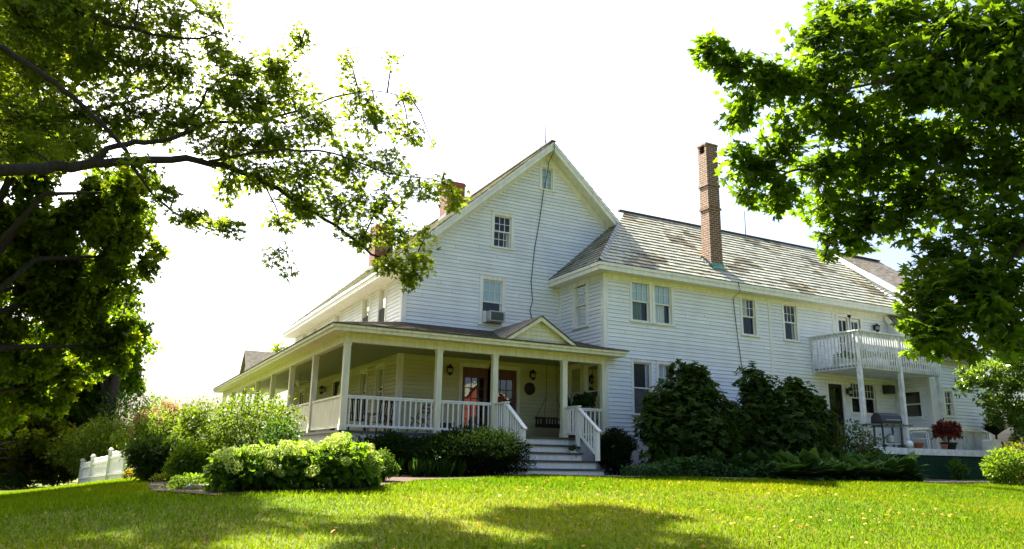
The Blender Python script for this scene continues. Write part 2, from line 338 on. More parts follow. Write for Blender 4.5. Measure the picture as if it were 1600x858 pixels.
sheet('path', dense([(9.7, 17.0), (12.3, 16.85), (16, 15.35), (22, 14.4), (25, 14.0), (25, 14.6), (22.5, 14.75), (16, 15.9), (12.3, 17.95), (9.9, 17.95)], .8), 0.045, M['flag'])

# ------------------------------------------------------------------ the house
Z0 = 1.15
YG, YW, XL, XW = 22.44, 19.70, 7.85, 13.62
house = thing('farmhouse', (16, 24, 1.2), 'large white clapboard farmhouse with a wraparound porch, slate roofed wing and two storeys', 'house')
class Plane:
    def __init__(s, kind, c): s.k = kind; s.c = c
    def P(s, u, d, z): return (u, s.c-d, z) if s.k == 'f' else (s.c-d, u, z)
    def box(s, mb, u0, u1, d0, d1, z0, z1):
        return mb.hexa([s.P(u0, d1, z0), s.P(u1, d1, z0), s.P(u1, d0, z0), s.P(u0, d0, z0), s.P(u0, d1, z1), s.P(u1, d1, z1), s.P(u1, d0, z1), s.P(u0, d0, z1)])
STEP = 0.127
GAP = .012
def clap(name, pl, span, z0, z1, holes, parent, breaks=(), step=STEP, mat='white'):
    mb = MB(); zs = {z0, z1}; k = 0
    while z0+k*step < z1: zs.add(z0+k*step); zs.add(min(z1, z0+(k+1)*step-GAP)); k += 1
    for h in holes:
        for z in h[2:]:
            if z0 < z < z1: zs.add(z)
    for z in breaks: zs.add(z)
    zs = sorted(zs); zs = [z for i, z in enumerate(zs) if i == 0 or z-zs[i-1] > 1e-4]
    for za, zb in zip(zs[:-1], zs[1:]):
        k = int((za-z0)/step+1e-4); zk = z0+k*step; D = 0.022; gap = (za+zb)/2-zk > step-GAP
        da = D*(1-.7*(za-zk)/step); db = D*(1-.7*(zb-zk)/step)
        if gap: da = db = -.014
        rnd = random.Random(k*77+3); g = 0.93+0.09*rnd.random(); mb.tint = (g, g, g)
        a0, a1 = span(za); b0, b1 = span(zb)
        if a1-a0 < .01: continue
        segs = [(0.0, 1.0, None, None)]; cuts = sorted((h[0], h[1]) for h in holes if h[2] < zb-1e-4 and h[3] > za+1e-4)
        L_ = (a0, b0); parts = []
        for h0, h1 in cuts: parts.append((L_, (h0, h0))); L_ = (h1, h1)
        parts.append((L_, (a1, b1)))
        for (la, lb), (ra, rb) in parts:
            if ra-la < 1e-3 and rb-lb < 1e-3: continue
            rb_ = random.Random(k*31+int(la*10)); bx = []; xx = max(la, lb)+rb_.uniform(.6, 4)
            while xx < min(ra, rb)-.3 and not gap: bx.append(xx); xx += rb_.uniform(2.2, 4.6)
            pa, pb = la, lb
            for e in bx+[None]:
                ea, eb = (ra, rb) if e is None else (e-.0025, e-.0025)
                g = 0.91+0.10*rb_.random(); mb.tint = (g, g, g*(.985+.03*rb_.random())); off = rb_.uniform(-.003, .003) if bx else 0
                mb.poly([pl.P(pa, da+off, za), pl.P(ea, da+off, za), pl.P(eb, db, zb), pl.P(pb, db, zb)])
                if e is not None: pa = pb = e+.0025
            if abs(za-zk) < 1e-4: mb.poly([pl.P(la, -.014, za), pl.P(ra, -.014, za), pl.P(ra, da, za), pl.P(la, da, za)])
            if gap: mb.poly([pl.P(la, -.014, za), pl.P(ra, -.014, za), pl.P(ra, .01, za), pl.P(la, .01, za)])
    return mb.build(name, M[mat], parent)
HOLES = {}
def window(pl, key, u0, u1, z0, z1, cas=.11, top=(3, 2), bot=(0, 0), split=.5, curt=None, lower='glass', sill=True, single=False, mat='trim'):
    """casing part with its sashes, panes and curtain as children"""
    HOLES.setdefault(key, []).append((u0, u1, z0, z1))
    mb = MB(); b = lambda *a: pl.box(mb, *a)
    b(u0-cas, u0, -.02, .035, z0-.02, z1); b(u1, u1+cas, -.02, .035, z0-.02, z1); b(u0-cas, u1+cas, -.02, .036, z1, z1+cas*1.05)
    b(u0-cas-.02, u1+cas+.02, -.02, .06, z1+cas*1.05, z1+cas*1.05+.025)
    if sill: b(u0-cas-.03, u1+cas+.03, -.05, .075, z0-.065, z0-.02)
    b(u0, u1, -.14, -.02, z0-.02, z0)
    b(u0-.02, u0, -.14, -.02, z0, z1); b(u1, u1+.02, -.14, -.02, z0, z1); b(u0, u1, -.14, -.02, z1, z1+.02)
    w = mb.build('window', M[mat], house, bevel=.004)
    zm = z0+(z1-z0)*(1-split)
    def sash(za, zb, d, grid, glass):
        s = MB(); t = .042; th = .035
        pl.box(s, u0, u0+t, d-th, d, za, zb); pl.box(s, u1-t, u1, d-th, d, za, zb); pl.box(s, u0+t, u1-t, d-th, d, za, za+t); pl.box(s, u0+t, u1-t, d-th, d, zb-t, zb)
        c, r = grid
        for i in range(1, c): uu = u0+t+(u1-u0-2*t)*i/c; pl.box(s, uu-.009, uu+.009, d-th+.004, d-.004, za+t, zb-t)
        for j in range(1, r): zz = za+t+(zb-za-2*t)*j/r; pl.box(s, u0+t, u1-t, d-th+.006, d-.006, zz-.009, zz+.009)
        s.build('sash', M['trim'], w)
        g = MB(); g.poly([pl.P(u0+t, d-.02, za+t), pl.P(u1-t, d-.02, za+t), pl.P(u1-t, d-.02, zb-t), pl.P(u0+t, d-.02, zb-t)]); g.build('pane', M[glass], w)
        if lower == 'screen' and d < -.06:
            g = MB(); pl.box(g, u0+.01, u1-.01, -.015, -.01, za+.01, zb-.005); g.build('insect_screen', M['screen'], w)
    if single: sash(z0, z1, -.03, top, 'glass')
    else: sash(zm-.02, z1, -.03, top, 'glass'); sash(z0, zm+.02, -.068, bot, 'glass')
    def cloth(name, ua, ub, za, zb, mat, d=-.19, amp=.018, nf=7):
        d = d+.055; c = MB(); K = 40; vs = []
        for i in range(K+1):
            u = ua+(ub-ua)*i/K; dd = d+amp*math.sin(i/K*nf*2*math.pi); vs += [pl.P(u, dd, za), pl.P(u, dd, zb)]
        c.idx(vs, [(2*i, 2*i+2, 2*i+3, 2*i+1) for i in range(K)]); c.build(name, M[mat], w, True)
    for kind in (curt or []):
        if kind == 'blind_top': cloth('blind', u0+.03, u1-.03, zm+.03, z1, 'blind', -.125, .001, 1)
        if kind == 'blind_full': cloth('blind', u0, u1, z0, z1, 'blind', -.16, .001, 1)
        if kind == 'lace': cloth('curtain', u0, u1, z0, z1, 'curtain')
        if kind == 'lace_low': cloth('curtain', u0, u0+(u1-u0)*.72, z0, zm, 'curtain', nf=5)
        if kind == 'green': cloth('curtain', u0, u0+(u1-u0)*.7, z0, zm, 'curtain_green', nf=4)
        if kind == 'pair': cloth('curtain', u0, u0+(u1-u0)*.62, zm, z1, 'curtain', nf=4); 
        if kind == 'edge': cloth('curtain', u1-(u1-u0)*.2, u1, z0, zm, 'curtain', nf=2)
        if kind == 'dark': cloth('blind', u0, u1, zm-.2, z1, 'shade', -.15, .001, 1)
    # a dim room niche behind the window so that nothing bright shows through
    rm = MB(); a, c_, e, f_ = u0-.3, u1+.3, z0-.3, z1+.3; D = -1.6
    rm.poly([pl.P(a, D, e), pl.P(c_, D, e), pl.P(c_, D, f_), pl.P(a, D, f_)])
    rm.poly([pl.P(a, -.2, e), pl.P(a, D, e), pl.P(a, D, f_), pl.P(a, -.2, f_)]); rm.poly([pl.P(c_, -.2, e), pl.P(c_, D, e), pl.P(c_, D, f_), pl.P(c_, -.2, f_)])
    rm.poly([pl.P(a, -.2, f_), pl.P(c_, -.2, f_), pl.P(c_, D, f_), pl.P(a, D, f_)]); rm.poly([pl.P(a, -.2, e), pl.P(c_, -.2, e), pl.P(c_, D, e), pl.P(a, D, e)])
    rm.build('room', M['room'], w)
    return w
gable, lside, wing, bay = Plane('f', YG), Plane('l', XL), Plane('f', YW), Plane('l', XW)
# gable windows
window(gable, 'g', 11.00, 11.66, 8.68, 9.80, top=(3, 2), bot=(3, 2), curt=['edge'])
wac = window(gable, 'g', 10.64, 11.36, 5.98, 7.48, cas=.13, top=(3, 2), bot=(0, 0), curt=['blind_top'])
window(gable, 'g', 12.87, 13.31, 11.10, 11.92, cas=.10, top=(2, 3), single=True, curt=['blind_full'])
# bay side windows
window(bay, 'b', 20.70, 21.42, 5.95, 7.42, top=(3, 2), curt=['green'])
window(bay, 'b', 20.05, 20.80, 2.95, 4.62, cas=.09, top=(0, 0), mat='cream', curt=['dark'])
window(bay, 'b', 21.05, 21.80, 2.95, 4.62, cas=.09, top=(0, 0), mat='cream', curt=['dark'])
# wing windows
window(wing, 'w', 14.72, 15.42, 6.08, 7.38, cas=.10, top=(3, 2), curt=['blind_top', 'green'])
window(wing, 'w', 15.64, 16.34, 6.08, 7.38, cas=.10, top=(3, 2), curt=['blind_top', 'lace_low'])
window(wing, 'w', 19.52, 20.14, 6.06, 7.36, cas=.10, top=(3, 2), curt=['pair'])
window(wing, 'w', 21.57, 22.20, 6.05, 7.36, cas=.10, top=(3, 2), curt=['edge'])
window(wing, 'w', 14.72, 15.42, 3.10, 4.72, cas=.10, top=(0, 0), curt=['lace'])
window(wing, 'w', 15.72, 16.42, 3.10, 4.72, cas=.10, top=(3, 2), curt=['pair'])
window(wing, 'w', 21.37, 22.0, 3.10, 4.50, cas=.10, top=(3, 2))
window(wing, 'w', 24.82, 25.42, 3.56, 4.70, cas=.08, top=(3, 2))
window(wing, 'w', 25.60, 26.22, 3.56, 4.70, cas=.08, top=(3, 2))
# left side windows, upstairs and under the porch
for (a, b_) in ((24.05, 24.75), (25.85, 26.65), (29.65, 30.40), (33.45, 34.25), (35.40, 36.15)):
    window(lside, 'l', a, b_, 5.75, 7.22, cas=.10, top=(0, 0), lower='screen')
for (a, b_) in ((23.85, 24.55), (25.65, 26.35)):
    window(lside, 'l', a, b_, 2.95, 4.48, cas=.10, top=(0, 0), curt=['dark'], mat='cream')
# doors -------------------------------------------------------------
def door(pl, key, u0, u1, z0, z1, mat, grid, leaf_w=.13, cas=.12, casmat='cream', glass='glass', g0=.25, g1=.13):
    HOLES.setdefault(key, []).append((u0, u1, z0, z1))
    mb = MB(); pl.box(mb, u0-cas, u0, -.02, .03, z0, z1); pl.box(mb, u1, u1+cas, -.02, .03, z0, z1); pl.box(mb, u0-cas, u1+cas, -.02, .031, z1, z1+cas)
    d = MB(); th = (-.09, -.045); ga, gb = z0+g0, z1-g1
    pl.box(d, u0, u0+leaf_w, *th, z0, z1); pl.box(d, u1-leaf_w, u1, *th, z0, z1); pl.box(d, u0+leaf_w, u1-leaf_w, *th, z0, ga); pl.box(d, u0+leaf_w, u1-leaf_w, *th, gb, z1)
    c, r = grid
    for i in range(1, c): uu = u0+leaf_w+(u1-u0-2*leaf_w)*i/c; pl.box(d, uu-.013, uu+.013, -.085, -.05, ga, gb)
    for j in range(1, r): zz = ga+(gb-ga)*j/r; pl.box(d, u0+leaf_w, u1-leaf_w, -.083, -.052, zz-.013, zz+.013)
    o = d.build('door', M[mat], house, bevel=.004)
    mb.build('door_casing', M[casmat], o)
    g = MB(); g.poly([pl.P(u0+leaf_w, -.068, ga), pl.P(u1-leaf_w, -.068, ga), pl.P(u1-leaf_w, -.068, gb), pl.P(u0+leaf_w, -.068, gb)]); g.build('pane', M[glass], o)
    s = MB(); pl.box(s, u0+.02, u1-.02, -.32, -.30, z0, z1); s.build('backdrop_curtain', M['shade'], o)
    k = MB(); k.tube([pl.P(u1-.06, -.045, z0+.95), pl.P(u1-.06, .02, z0+.95), pl.P(u1-.14, .02, z0+.95)], .012, 6); k.build('handle', M['black'], o)
    return o
door(gable, 'g', 10.00, 10.93, 2.27, 4.50, 'doorwood', (3, 5), glass='doorglass', g1=.33)
door(gable, 'g', 11.05, 11.98, 2.27, 4.50, 'doorwood', (3, 5), glass='doorglass', g1=.33)
door(lside, 'l', 29.05, 29.95, 2.27, 4.45, 'darkwood', (1, 1), casmat='cream')
door(lside, 'l', 34.9, 35.8, 2.27, 4.45, 'cream', (2, 3), casmat='cream')
door(wing, 'w', 24.45, 25.05, 5.02, 7.20, 'trim', (2, 4), leaf_w=.09, casmat='trim')
door(wing, 'w', 25.10, 25.72, 5.02, 7.20, 'trim', (2, 4), leaf_w=.09, casmat='trim')
door(wing, 'w', 23.60, 24.36, 2.30, 4.58, 'black', (1, 1), leaf_w=.05, casmat='trim')
# walls ---------------------------------------------------------------
ZE = 12.76; K = .90
def gspan(z): return (max(XL, 13.05-(12.50-z)/K), min(18.2, 13.05+(12.50-z)/K))
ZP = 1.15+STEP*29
clap('gable_wall', gable, gspan, ZP, 12.45, HOLES['g'], house, breaks=(12.50-K*5.20,))
clap('side_wall', lside, lambda z: (YG, 37.9), ZP, 7.80, HOLES['l'], house)
clap('bay_wall', bay, lambda z: (YW, YG), ZP, 7.55, HOLES['b'], house)
clap('porch_front_wall', gable, lambda z: (XL, XW), Z0, ZP, HOLES['g'], house, mat='porchwall_shade')
clap('porch_side_wall', lside, lambda z: (YG, 37.9), Z0, ZP, HOLES['l'], house, mat='porchwall_shade')
clap('porch_end_wall', bay, lambda z: (YW, YG), Z0, ZP, HOLES['b'], house, mat='porchwall_shade')
clap('wing_wall', wing, lambda z: (XW, 28.0), Z0, 7.55, HOLES['w'], house)
mb = MB(); mb.poly([(XL, 37.9, 1), (18.2, 37.9, 1), (18.2, 37.9, 7.9), (13.05, 37.9, 12.5), (XL, 37.9, 7.8)]); mb.poly([(18.2, 26.6, 1), (18.2, 37.9, 1), (18.2, 37.9, 7.8), (18.2, 26.6, 7.8)])
mb.poly([(18.2, 26.6, 1), (28, 26.6, 1), (28, 26.6, 7.7), (18.2, 26.6, 7.7)]); mb.poly([(28, YW, 1), (28, 26.6, 1), (28, 26.6, 7.6), (28, 22.95, 10.9), (28, YW, 7.6)])
mb.build('rear_wall', M['white'], house)
# corner boards, friezes, belt boards
tb = MB()
tb.box(XL-.03, XL+.14, YG-.035, YG-.001, Z0, 7.75); tb.box(XL-.031, XL-.001, YG-.0352, YG+.14, Z0, 7.75)
tb.box(XW-.03, XW+.14, YW-.036, YW-.001, Z0, 7.50); tb.box(XW-.0305, XW-.001, YW-.0362, YW+.14, Z0, 7.50)
tb.box(XW-.031, XW-.001, YG-.13, YG-.02, 4.9, 7.50)
tb.box(20.78, 20.90, YW-.034, YW-.001, Z0, 7.32); tb.box(24.12, 24.22, YW-.033, YW-.001, 5.0, 7.34)
tb.box(XW+.14, 28.0, YW-.034, YW-.001, 7.34, 7.52); tb.box(XW-.0295, XW-.001, YW+.14, YG-.13, 7.34, 7.52)
tb.box(XL-.0315, XL-.001, YG+.14, 37.9, 7.34, 7.62)
tb.box(XW+.14, 24.1, YW-.05, YW-.001, Z0, 2.35)
tb.build('trim_board', M['trim'], house, bevel=.003)
tb = MB()
for sgn in (-1, 1):      # rake frieze board on the gable wall
    xe = XL if sgn < 0 else 16.0
    a = Vector((13.05, YG-.03, 12.50)); b = Vector((xe, YG-.03, 12.50-K*abs(xe-13.05)))
    tb.slab([a, b, b-Vector((0, 0, .24)), a-Vector((0, 0, .24))], (0, .024, 0))
tb.build('rake_frieze', M['trim'], house)
# roofs -------------------------------------------------------------
def shingles(mb, p0, u, up, nrm, srange, urange, expo, wid, thick, pal, jit, patch=None, seed=1):
    """courses of overlapping slates on the plane p0 + u*a + up*s"""
    p0, u, up, nrm = map(Vector, (p0, u, up, nrm)); rn = random.Random(seed); ncs = max(1, round(srange/expo)); expo = srange/ncs
    for k in range(ncs):
        s0, s1 = k*expo, (k+1)*expo; ua, ub = urange((s0+s1)/2); la, lb = urange(s0); ha, hb = urange(s1)
        x = math.floor(la/wid)*wid+(wid/2 if k % 2 else 0)-wid
        while x < max(lb, hb):
            w = wid*(1+.12*rn.uniform(-1, 1)); x0, x1 = x, x+w-.006; x += w
            q = [max(x0, la), min(x1, lb), min(x1, hb), max(x0, ha)]
            if q[1]-q[0] < .01 and q[2]-q[3] < .01: continue
            if q[1] < q[0]: q[0] = q[1] = (q[0] if x0 < la else q[1])
            if q[2] < q[3]: q[2] = q[3] = (q[3] if x0 < ha else q[2])
            t0 = thick*(1+.5*rn.random()); dj = rn.uniform(-jit, jit)
            pv = patch(x0, s0, rn) if patch else rn.random()
            c = pal(pv, rn); mb.tint = c
            A = p0+u*q[0]+up*(s0+dj)+nrm*t0; B = p0+u*q[1]+up*(s0+dj)+nrm*t0; Cc = p0+u*q[2]+up*s1+nrm*.004; D = p0+u*q[3]+up*s1+nrm*.004
            mb.poly([A, B, Cc, D]); mb.poly([p0+u*q[0]+up*(s0+dj), p0+u*q[1]+up*(s0+dj), B, A])
def patchy(x, s, rn):
    v = math.sin(x*.9+s*1.3)+math.sin(x*1.7-s*2.1+2)+.8*math.sin(x*3.1+s*2.7+1)
    return v+rn.uniform(-.9, .9)
def slate_pal(v, rn):
    g = rn.uniform(.85, 1.2)
    if v > 1.65: return (.40*g, .36*g, .26*g)
    if v > 1.25: return (.85*g, .72*g, .52*g)
    return (g, g, .98*g)
def shin_pal(v, rn): g = rn.uniform(.75, 1.25); return (g, g, g)
SL = .89; cs = 1/math.hypot(1, SL)
mb = MB(); rs = math.hypot(3.70, 3.70*SL); up = (0, cs, SL*cs); nr = (0, -SL*cs, cs)
shingles(mb, (0, 19.25, 7.75), (1, 0, 0), up, nr, rs, lambda s: (13.17+s*cs, 28.06), 0.26, .30, .029, slate_pal, .007, patchy, 3)
up2 = (cs, 0, SL*cs); nr2 = (-SL*cs, 0, cs)
shingles(mb, (13.17, 0, 7.75), (0, 1, 0), up2, nr2, math.hypot(3.3, 3.3*SL), lambda s: (19.25+s*cs, max(22.46, 19.25+s*cs)), .25, .28, .022, lambda v, rn: tuple(.62*c for c in slate_pal(v+.5, rn)), .012, patchy, 5)  # left hip face: same slates tinted darker, its shade put into the colour
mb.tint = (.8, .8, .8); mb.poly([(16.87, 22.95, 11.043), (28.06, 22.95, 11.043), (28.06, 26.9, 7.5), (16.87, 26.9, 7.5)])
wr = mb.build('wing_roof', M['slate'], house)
hb = MB()
for i in range(15):      # hip cap slates
    a = Vector((13.13, 19.21, 7.76)); b = Vector((15.86, 21.94, 10.16)); p = a+(b-a)*i/15; q = a+(b-a)*(i+1.15)/15; o_ = Vector((0, 0, .035*(1)))
    dx = Vector((.13, -.02, -.05)); dy = Vector((-.02, .13, -.05)); g = random.uniform(.8, 1.3); hb.tint = (g, g, g*1.02)
    hb.poly([p+dx+o_*1.3, q+dx+o_*.6, q+o_*1.5, p+o_*2.2]); hb.poly([p+o_*2.2, q+o_*1.5, q+dy+o_*.6, p+dy+o_*1.3])
hb.build('hip_cap', M['slate'], wr)
mb = MB(); mb.beam((16.6, 22.95, 11.06), (28.08, 22.95, 11.06), .16, .07); mb.build('ridge_cap', M['ridge'], wr, bevel=.01)
# fascia and soffit of the wing
fb = MB(); fb.box(13.19, 28.02, 19.27, 19.31, 7.50, 7.745); fb.box(13.19, 13.23, 19.31, YG, 7.50, 7.745)
fb.box(13.16, 28.03, 19.235, 19.27, 7.64, 7.735); fb.box(13.155, 13.19, 19.27, YG, 7.64, 7.735)
fb.box(13.23, 28.0, 19.31, YW+.05, 7.50, 7.515); fb.box(13.23, XW+.05, YW+.05, YG, 7.50, 7.515)
fb.build('eave', M['trim'], wr, bevel=.004)
# main roof
def rake_z(x): return ZE-K*abs(x-13.05)
ca = 1/math.hypot(1, K); mb = MB()
sl_len = math.hypot(5.80, 5.80*K)
shingles(mb, (7.25, 0, rake_z(7.25)), (0, 1, 0), (ca, 0, K*ca), (-K*ca, 0, ca), sl_len, lambda s: (21.92, 38.3), .25, .32, .022, slate_pal, .012, patchy, 8)
shingles(mb, (18.85, 0, rake_z(18.85)), (0, 1, 0), (-ca, 0, K*ca), (K*ca, 0, ca), sl_len, lambda s: (21.92, 38.3), .25, .6, .022, slate_pal, .01, patchy, 9)
mr = mb.build('main_roof', M['slate'], house)
mb = MB()
for sg in (-1, 1):
    xe = 7.25 if sg < 0 else 15.86
    a = Vector((13.05, 21.94, ZE-.015)); b = Vector((xe, 21.94, rake_z(xe)-.015)); v = Vector((0, 0, 1))
    mb.slab([a, b, b-v*.30, a-v*.30], (0, .035, 0))                       # rake board
    mb.slab([a+Vector((0, -.03, 0)), b+Vector((0, -.03, 0)), b-v*.11+Vector((0, -.03, 0)), a-v*.11+Vector((0, -.03, 0))], (0, .03, 0))  # crown moulding
    a2 = a+Vector((0, .035, -.24)); b2 = b+Vector((0, .035, -.24))
    mb.slab([a2, b2, b2+Vector((0, YG-21.975, 0)), a2+Vector((0, YG-21.975, 0))], (0, 0, .03))   # sloping soffit
ez = rake_z(7.25)
mb.box(7.27, 7.31, 21.975, 38.2, ez-.28, ez-.01); mb.box(7.24, 7.27, 21.94, 38.2, ez-.12, ez-.012); mb.box(7.31, XL+.05, 21.98, 38.2, ez-.28, ez-.262)
mb.box(7.27, 7.90, 21.94, 21.976, ez-.28, ez+.1)
mb.build('rake_trim', M['trim'], mr, bevel=.004)
mb = MB(); mb.beam((13.05, 21.92, ZE+.03), (13.05, 38.3, ZE+.03), .2, .05); mb.build('ridge_cap', M['ridge'], mr)
# tall wing chimney
mb = MB(); cx0, cx1, cy0, cy1 = 18.47, 19.02, 20.0, 20.45
mb.box(cx0, cx1, cy0, cy1, 8.2, 10.62); mb.box(cx0-.035, cx1+.035, cy0-.035, cy1+.035, 10.62, 10.70); mb.box(cx0, cx1, cy0, cy1, 10.70, 11.52); mb.box(cx0-.035, cx1+.035, cy0-.035, cy1+.035, 11.52, 11.60); mb.box(cx0, cx1, cy0, cy1, 11.60, 12.82)
mb.box(cx0+.2, cx1, cy0, cy1, 12.82, 13.12); mb.box(cx0, cx0+.2, cy0, cy0+.09, 12.82, 13.12); mb.box(cx0, cx0+.2, cy1-.09, cy1, 12.82, 13.12); mb.box(cx0-.02, cx1+.02, cy0-.02, cy1+.02, 13.12, 13.2)
ch = mb.build('tall_chimney', M['brick'], house)
mb = MB(); mb.box(cx0+.1, cx0+.195, cy0+.09, cy1-.09, 12.825, 13.115); mb.build('flue', M['flue_dark'], ch)
mb = MB(); mb.box(cx0-.02, cx1+.02, cy0-.03, cy0-.004, 8.40, 8.60); mb.slab([(cx0-.02, cy0-.16, 8.335), (cx1+.05, cy0-.16, 8.335), (cx1+.05, cy0-.03, 8.45), (cx0-.02, cy0-.03, 8.45)], (0, -.01, .02)); mb.build('flashing', M['copper'], ch)
mb = MB()
for i in range(4): y = cy0+i*.13; mb.box(cx0-.14, cx0-.004, y-.01, y+.12, 8.42+i*.115, 8.56+i*.115)
mb.build('step_flashing', M['lead'], ch)
# chimneys on the left slope
def chim(x0, x1, y0, y1, z0, z1):
    b = MB(); b.box(x0, x1, y0, y1, z0, z1-.16); b.box(x0-.03, x1+.03, y0-.03, y1+.03, z1-.16, z1-.06); b.box(x0, x1, y0, y1, z1-.06, z1)
    o = b.build('chimney', M['brick_old'], house); s = MB(); s.box(x0-.03, x1+.03, y0-.03, y1+.03, z0, z0+.32); s.build('flashing', M['lead'], o)
chim(11.52, 12.32, 28.0, 28.8, 11.2, 12.98); chim(10.39, 11.28, 34.0, 34.9, 10.2, 12.50)
# lightning rods
rod = MB(); rod.tube([(13.0, 22.4, 12.75), (13.0, 22.4, 13.85)], [.022, .014], 6); rod.tube([(12.72, 22.5, 12.5), (13.0, 22.4, 13.0), (13.2, 22.5, 12.7)], .008, 5); rod.lathe((13.0, 22.4, 13.55), [(.0, -.03), (.03, 0), (0, .03)], 8); rod.build('lightning_rod', M['cable'], house)
rod = MB(); rod.tube([(23.2, 22.95, 11.05), (23.2, 22.95, 12.15)], [.022, .014], 6); rod.lathe((23.2, 22.95, 11.7), [(.0, -.03), (.03, 0), (0, .03)], 8); rod.build('lightning_rod', M['cable'], house)
cb = MB(); cb.tube([(13.06, 21.90, 12.72), (13.07, 21.90, 12.4), (13.1, 22.37, 12.1), (13.1, 22.36, 11.93), (12.92, 22.39, 10.97), (12.77, 22.40, 9.86), (12.58, 22.40, 8.77), (12.46, 22.40, 7.61), (12.53, 22.40, 6.94), (12.43, 22.40, 6.6), (12.53, 22.39, 6.2), (12.5, 22.3, 5.7)], .013, 6); cb.build('ground_cable', M['cable'], house)
cb = MB(); cb.tube([(18.95, 19.22, 7.78), (19.02, 19.22, 7.45), (19.1, 19.66, 7.3), (19.2, 19.655, 6.0), (19.38, 19.655, 4.5), (19.42, 19.655, 2.2)], .012, 6); cb.build('ground_cable', M['cable'], house)
# far wing at the right -----------------------------------------------
XF = 27.35; YF = 18.2
far_f, far_l, far_u = Plane('f', YF), Plane('l', XF), Plane('l', 28.14)
window(far_f, 'ff', 28.16, 28.62, 3.52, 4.46, cas=.09, top=(2, 2), bot=(2, 2))
window(far_l, 'fl', 18.62, 19.5, 3.46, 4.46, cas=.09, top=(0, 0))
clap('far_wing_wall', far_f, lambda z: (XF, 30.75), 3.08, 5.75, HOLES['ff'], house)
clap('far_wing_side_wall', far_l, lambda z: (YF, YW), 3.08, 5.0, HOLES['fl'], house)
mb = MB(); mb.box(XF-.03, XF+.14, YF-.035, YF-.001, 2.2, 5.75); mb.box(XF-.031, XF-.001, YF-.0353, YF+.14, 2.2, 5.0); mb.box(30.64, 30.78, YF-.035, YF-.001, 2.2, 5.75); mb.box(XF, 30.75, YF-.05, YF-.001, 2.98, 3.075)
mb.build('trim_board', M['trim'], house)
mb = MB(); mb.box(XF+.02, 30.7, YF, YF+.05, 1.2, 3.0); mb.box(XF, XF+.05, YF+.05, YW, 1.2, 3.0)
for i in range(5): x = XF+.14+i*.75; mb.box(x, x+.1, YF-.03, YF-.001, 2.2, 2.98)
mb.box(XF+.24, 30.64, YF-.032, YF-.0005, 2.2, 2.32); mb.build('skirting', M['foundation'], house)
mb = MB(); mb.poly([(30.75, YF, 1), (30.75, 30, 1), (30.75, 30, 8), (30.75, YF, 5.8)]); mb.build('far_wing_end', M['white'], house)
mb = MB(); RF = 22.6; RZ = 10.95; us = .74
shingles(mb, (0, 18.5, RZ-us*(RF-18.5)), (1, 0, 0), (0, 1/math.hypot(1, us), us/math.hypot(1, us)), (0, -us/math.hypot(1, us), 1/math.hypot(1, us)), math.hypot(1, us)*(RF-18.5), lambda s: (28.05, 31.2), .14, .3, .012, shin_pal, .004, None, 21)
ls = 1.18
shingles(mb, (0, 17.85, 7.62-ls*(19.6-17.85)), (1, 0, 0), (0, 1/math.hypot(1, ls), ls/math.hypot(1, ls)), (0, -ls/math.hypot(1, ls), 1/math.hypot(1, ls)), math.hypot(1, ls)*1.75, lambda s: (27.12, 31.2), .14, .3, .012, shin_pal, .004, None, 22)
mb.poly([(28.05, RF, RZ), (31.2, RF, RZ), (31.2, 27, 7.5), (28.05, 27, 7.5)])
fr = mb.build('far_wing_roof', M['shingle'], house)
mb = MB()
a = Vector((28.02, RF, RZ-.02)); b = Vector((28.02, 18.45, RZ-us*(RF-18.45)-.02)); mb.slab([a, b, b-Vector((0, 0, .26)), a-Vector((0, 0, .26))], (.035, 0, 0))
a = Vector((27.08, 19.66, 7.62)); b = Vector((27.08, 17.83, 7.62-ls*1.83)); mb.slab([a, b, b-Vector((0, 0, .28)), a-Vector((0, 0, .28))], (.035, 0, 0))
a += Vector((.035, 0, -.25)); b += Vector((.035, 0, -.25)); mb.slab([a, b, b+Vector((.3, 0, 0)), a+Vector((.3, 0, 0))], (0, 0, .02))
mb.build('rake_trim', M['trim'], fr)
mb = MB(); mb.beam((28.02, RF, RZ+.02), (31.2, RF, RZ+.02), .2, .05); mb.build('ridge_cap', M['ridge'], fr)
def uspan(z): return (max(18.6, RF-(RZ-.12-z)/us), RF)
clap('far_gable_wall', far_u, uspan, 7.45, RZ-.15, [], house, breaks=(RZ-.12-us*4.0,))
mb = MB(); mb.slab([(XF-.02, YF, 4.98), (XF-.02, YW, 4.98), (XF-.02, YW, 7.45), (XF-.02, YF, 5.95)], (.04, 0, 0)); mb.build('far_wing_cheek', M['white'], house)
# rear ell with a small gable seen over the left porch roof
mb = MB(); mb.slab([(7.2, 46.8, 6.3), (7.2, 49.2, 6.3), (7.2, 48.0, 7.62)], (4, 0, 0)); mb.box(7.5, 12, 47.0, 49.0, 4.5, 6.3)
ell = mb.build('rear_dormer', M['white'], house)
mb = MB(); mb.tint = (1.6, 1.6, 1.5); mb.slab([(7.0, 46.6, 6.12), (12, 46.6, 6.12), (12, 48, 7.70), (7.0, 48, 7.70)], (0, -.03, .06)); mb.slab([(7.0, 49.4, 6.12), (12, 49.4, 6.12), (12, 48, 7.70), (7.0, 48, 7.70)], (0, .03, .06)); mb.build('dormer_roof', M['shingle'], ell)
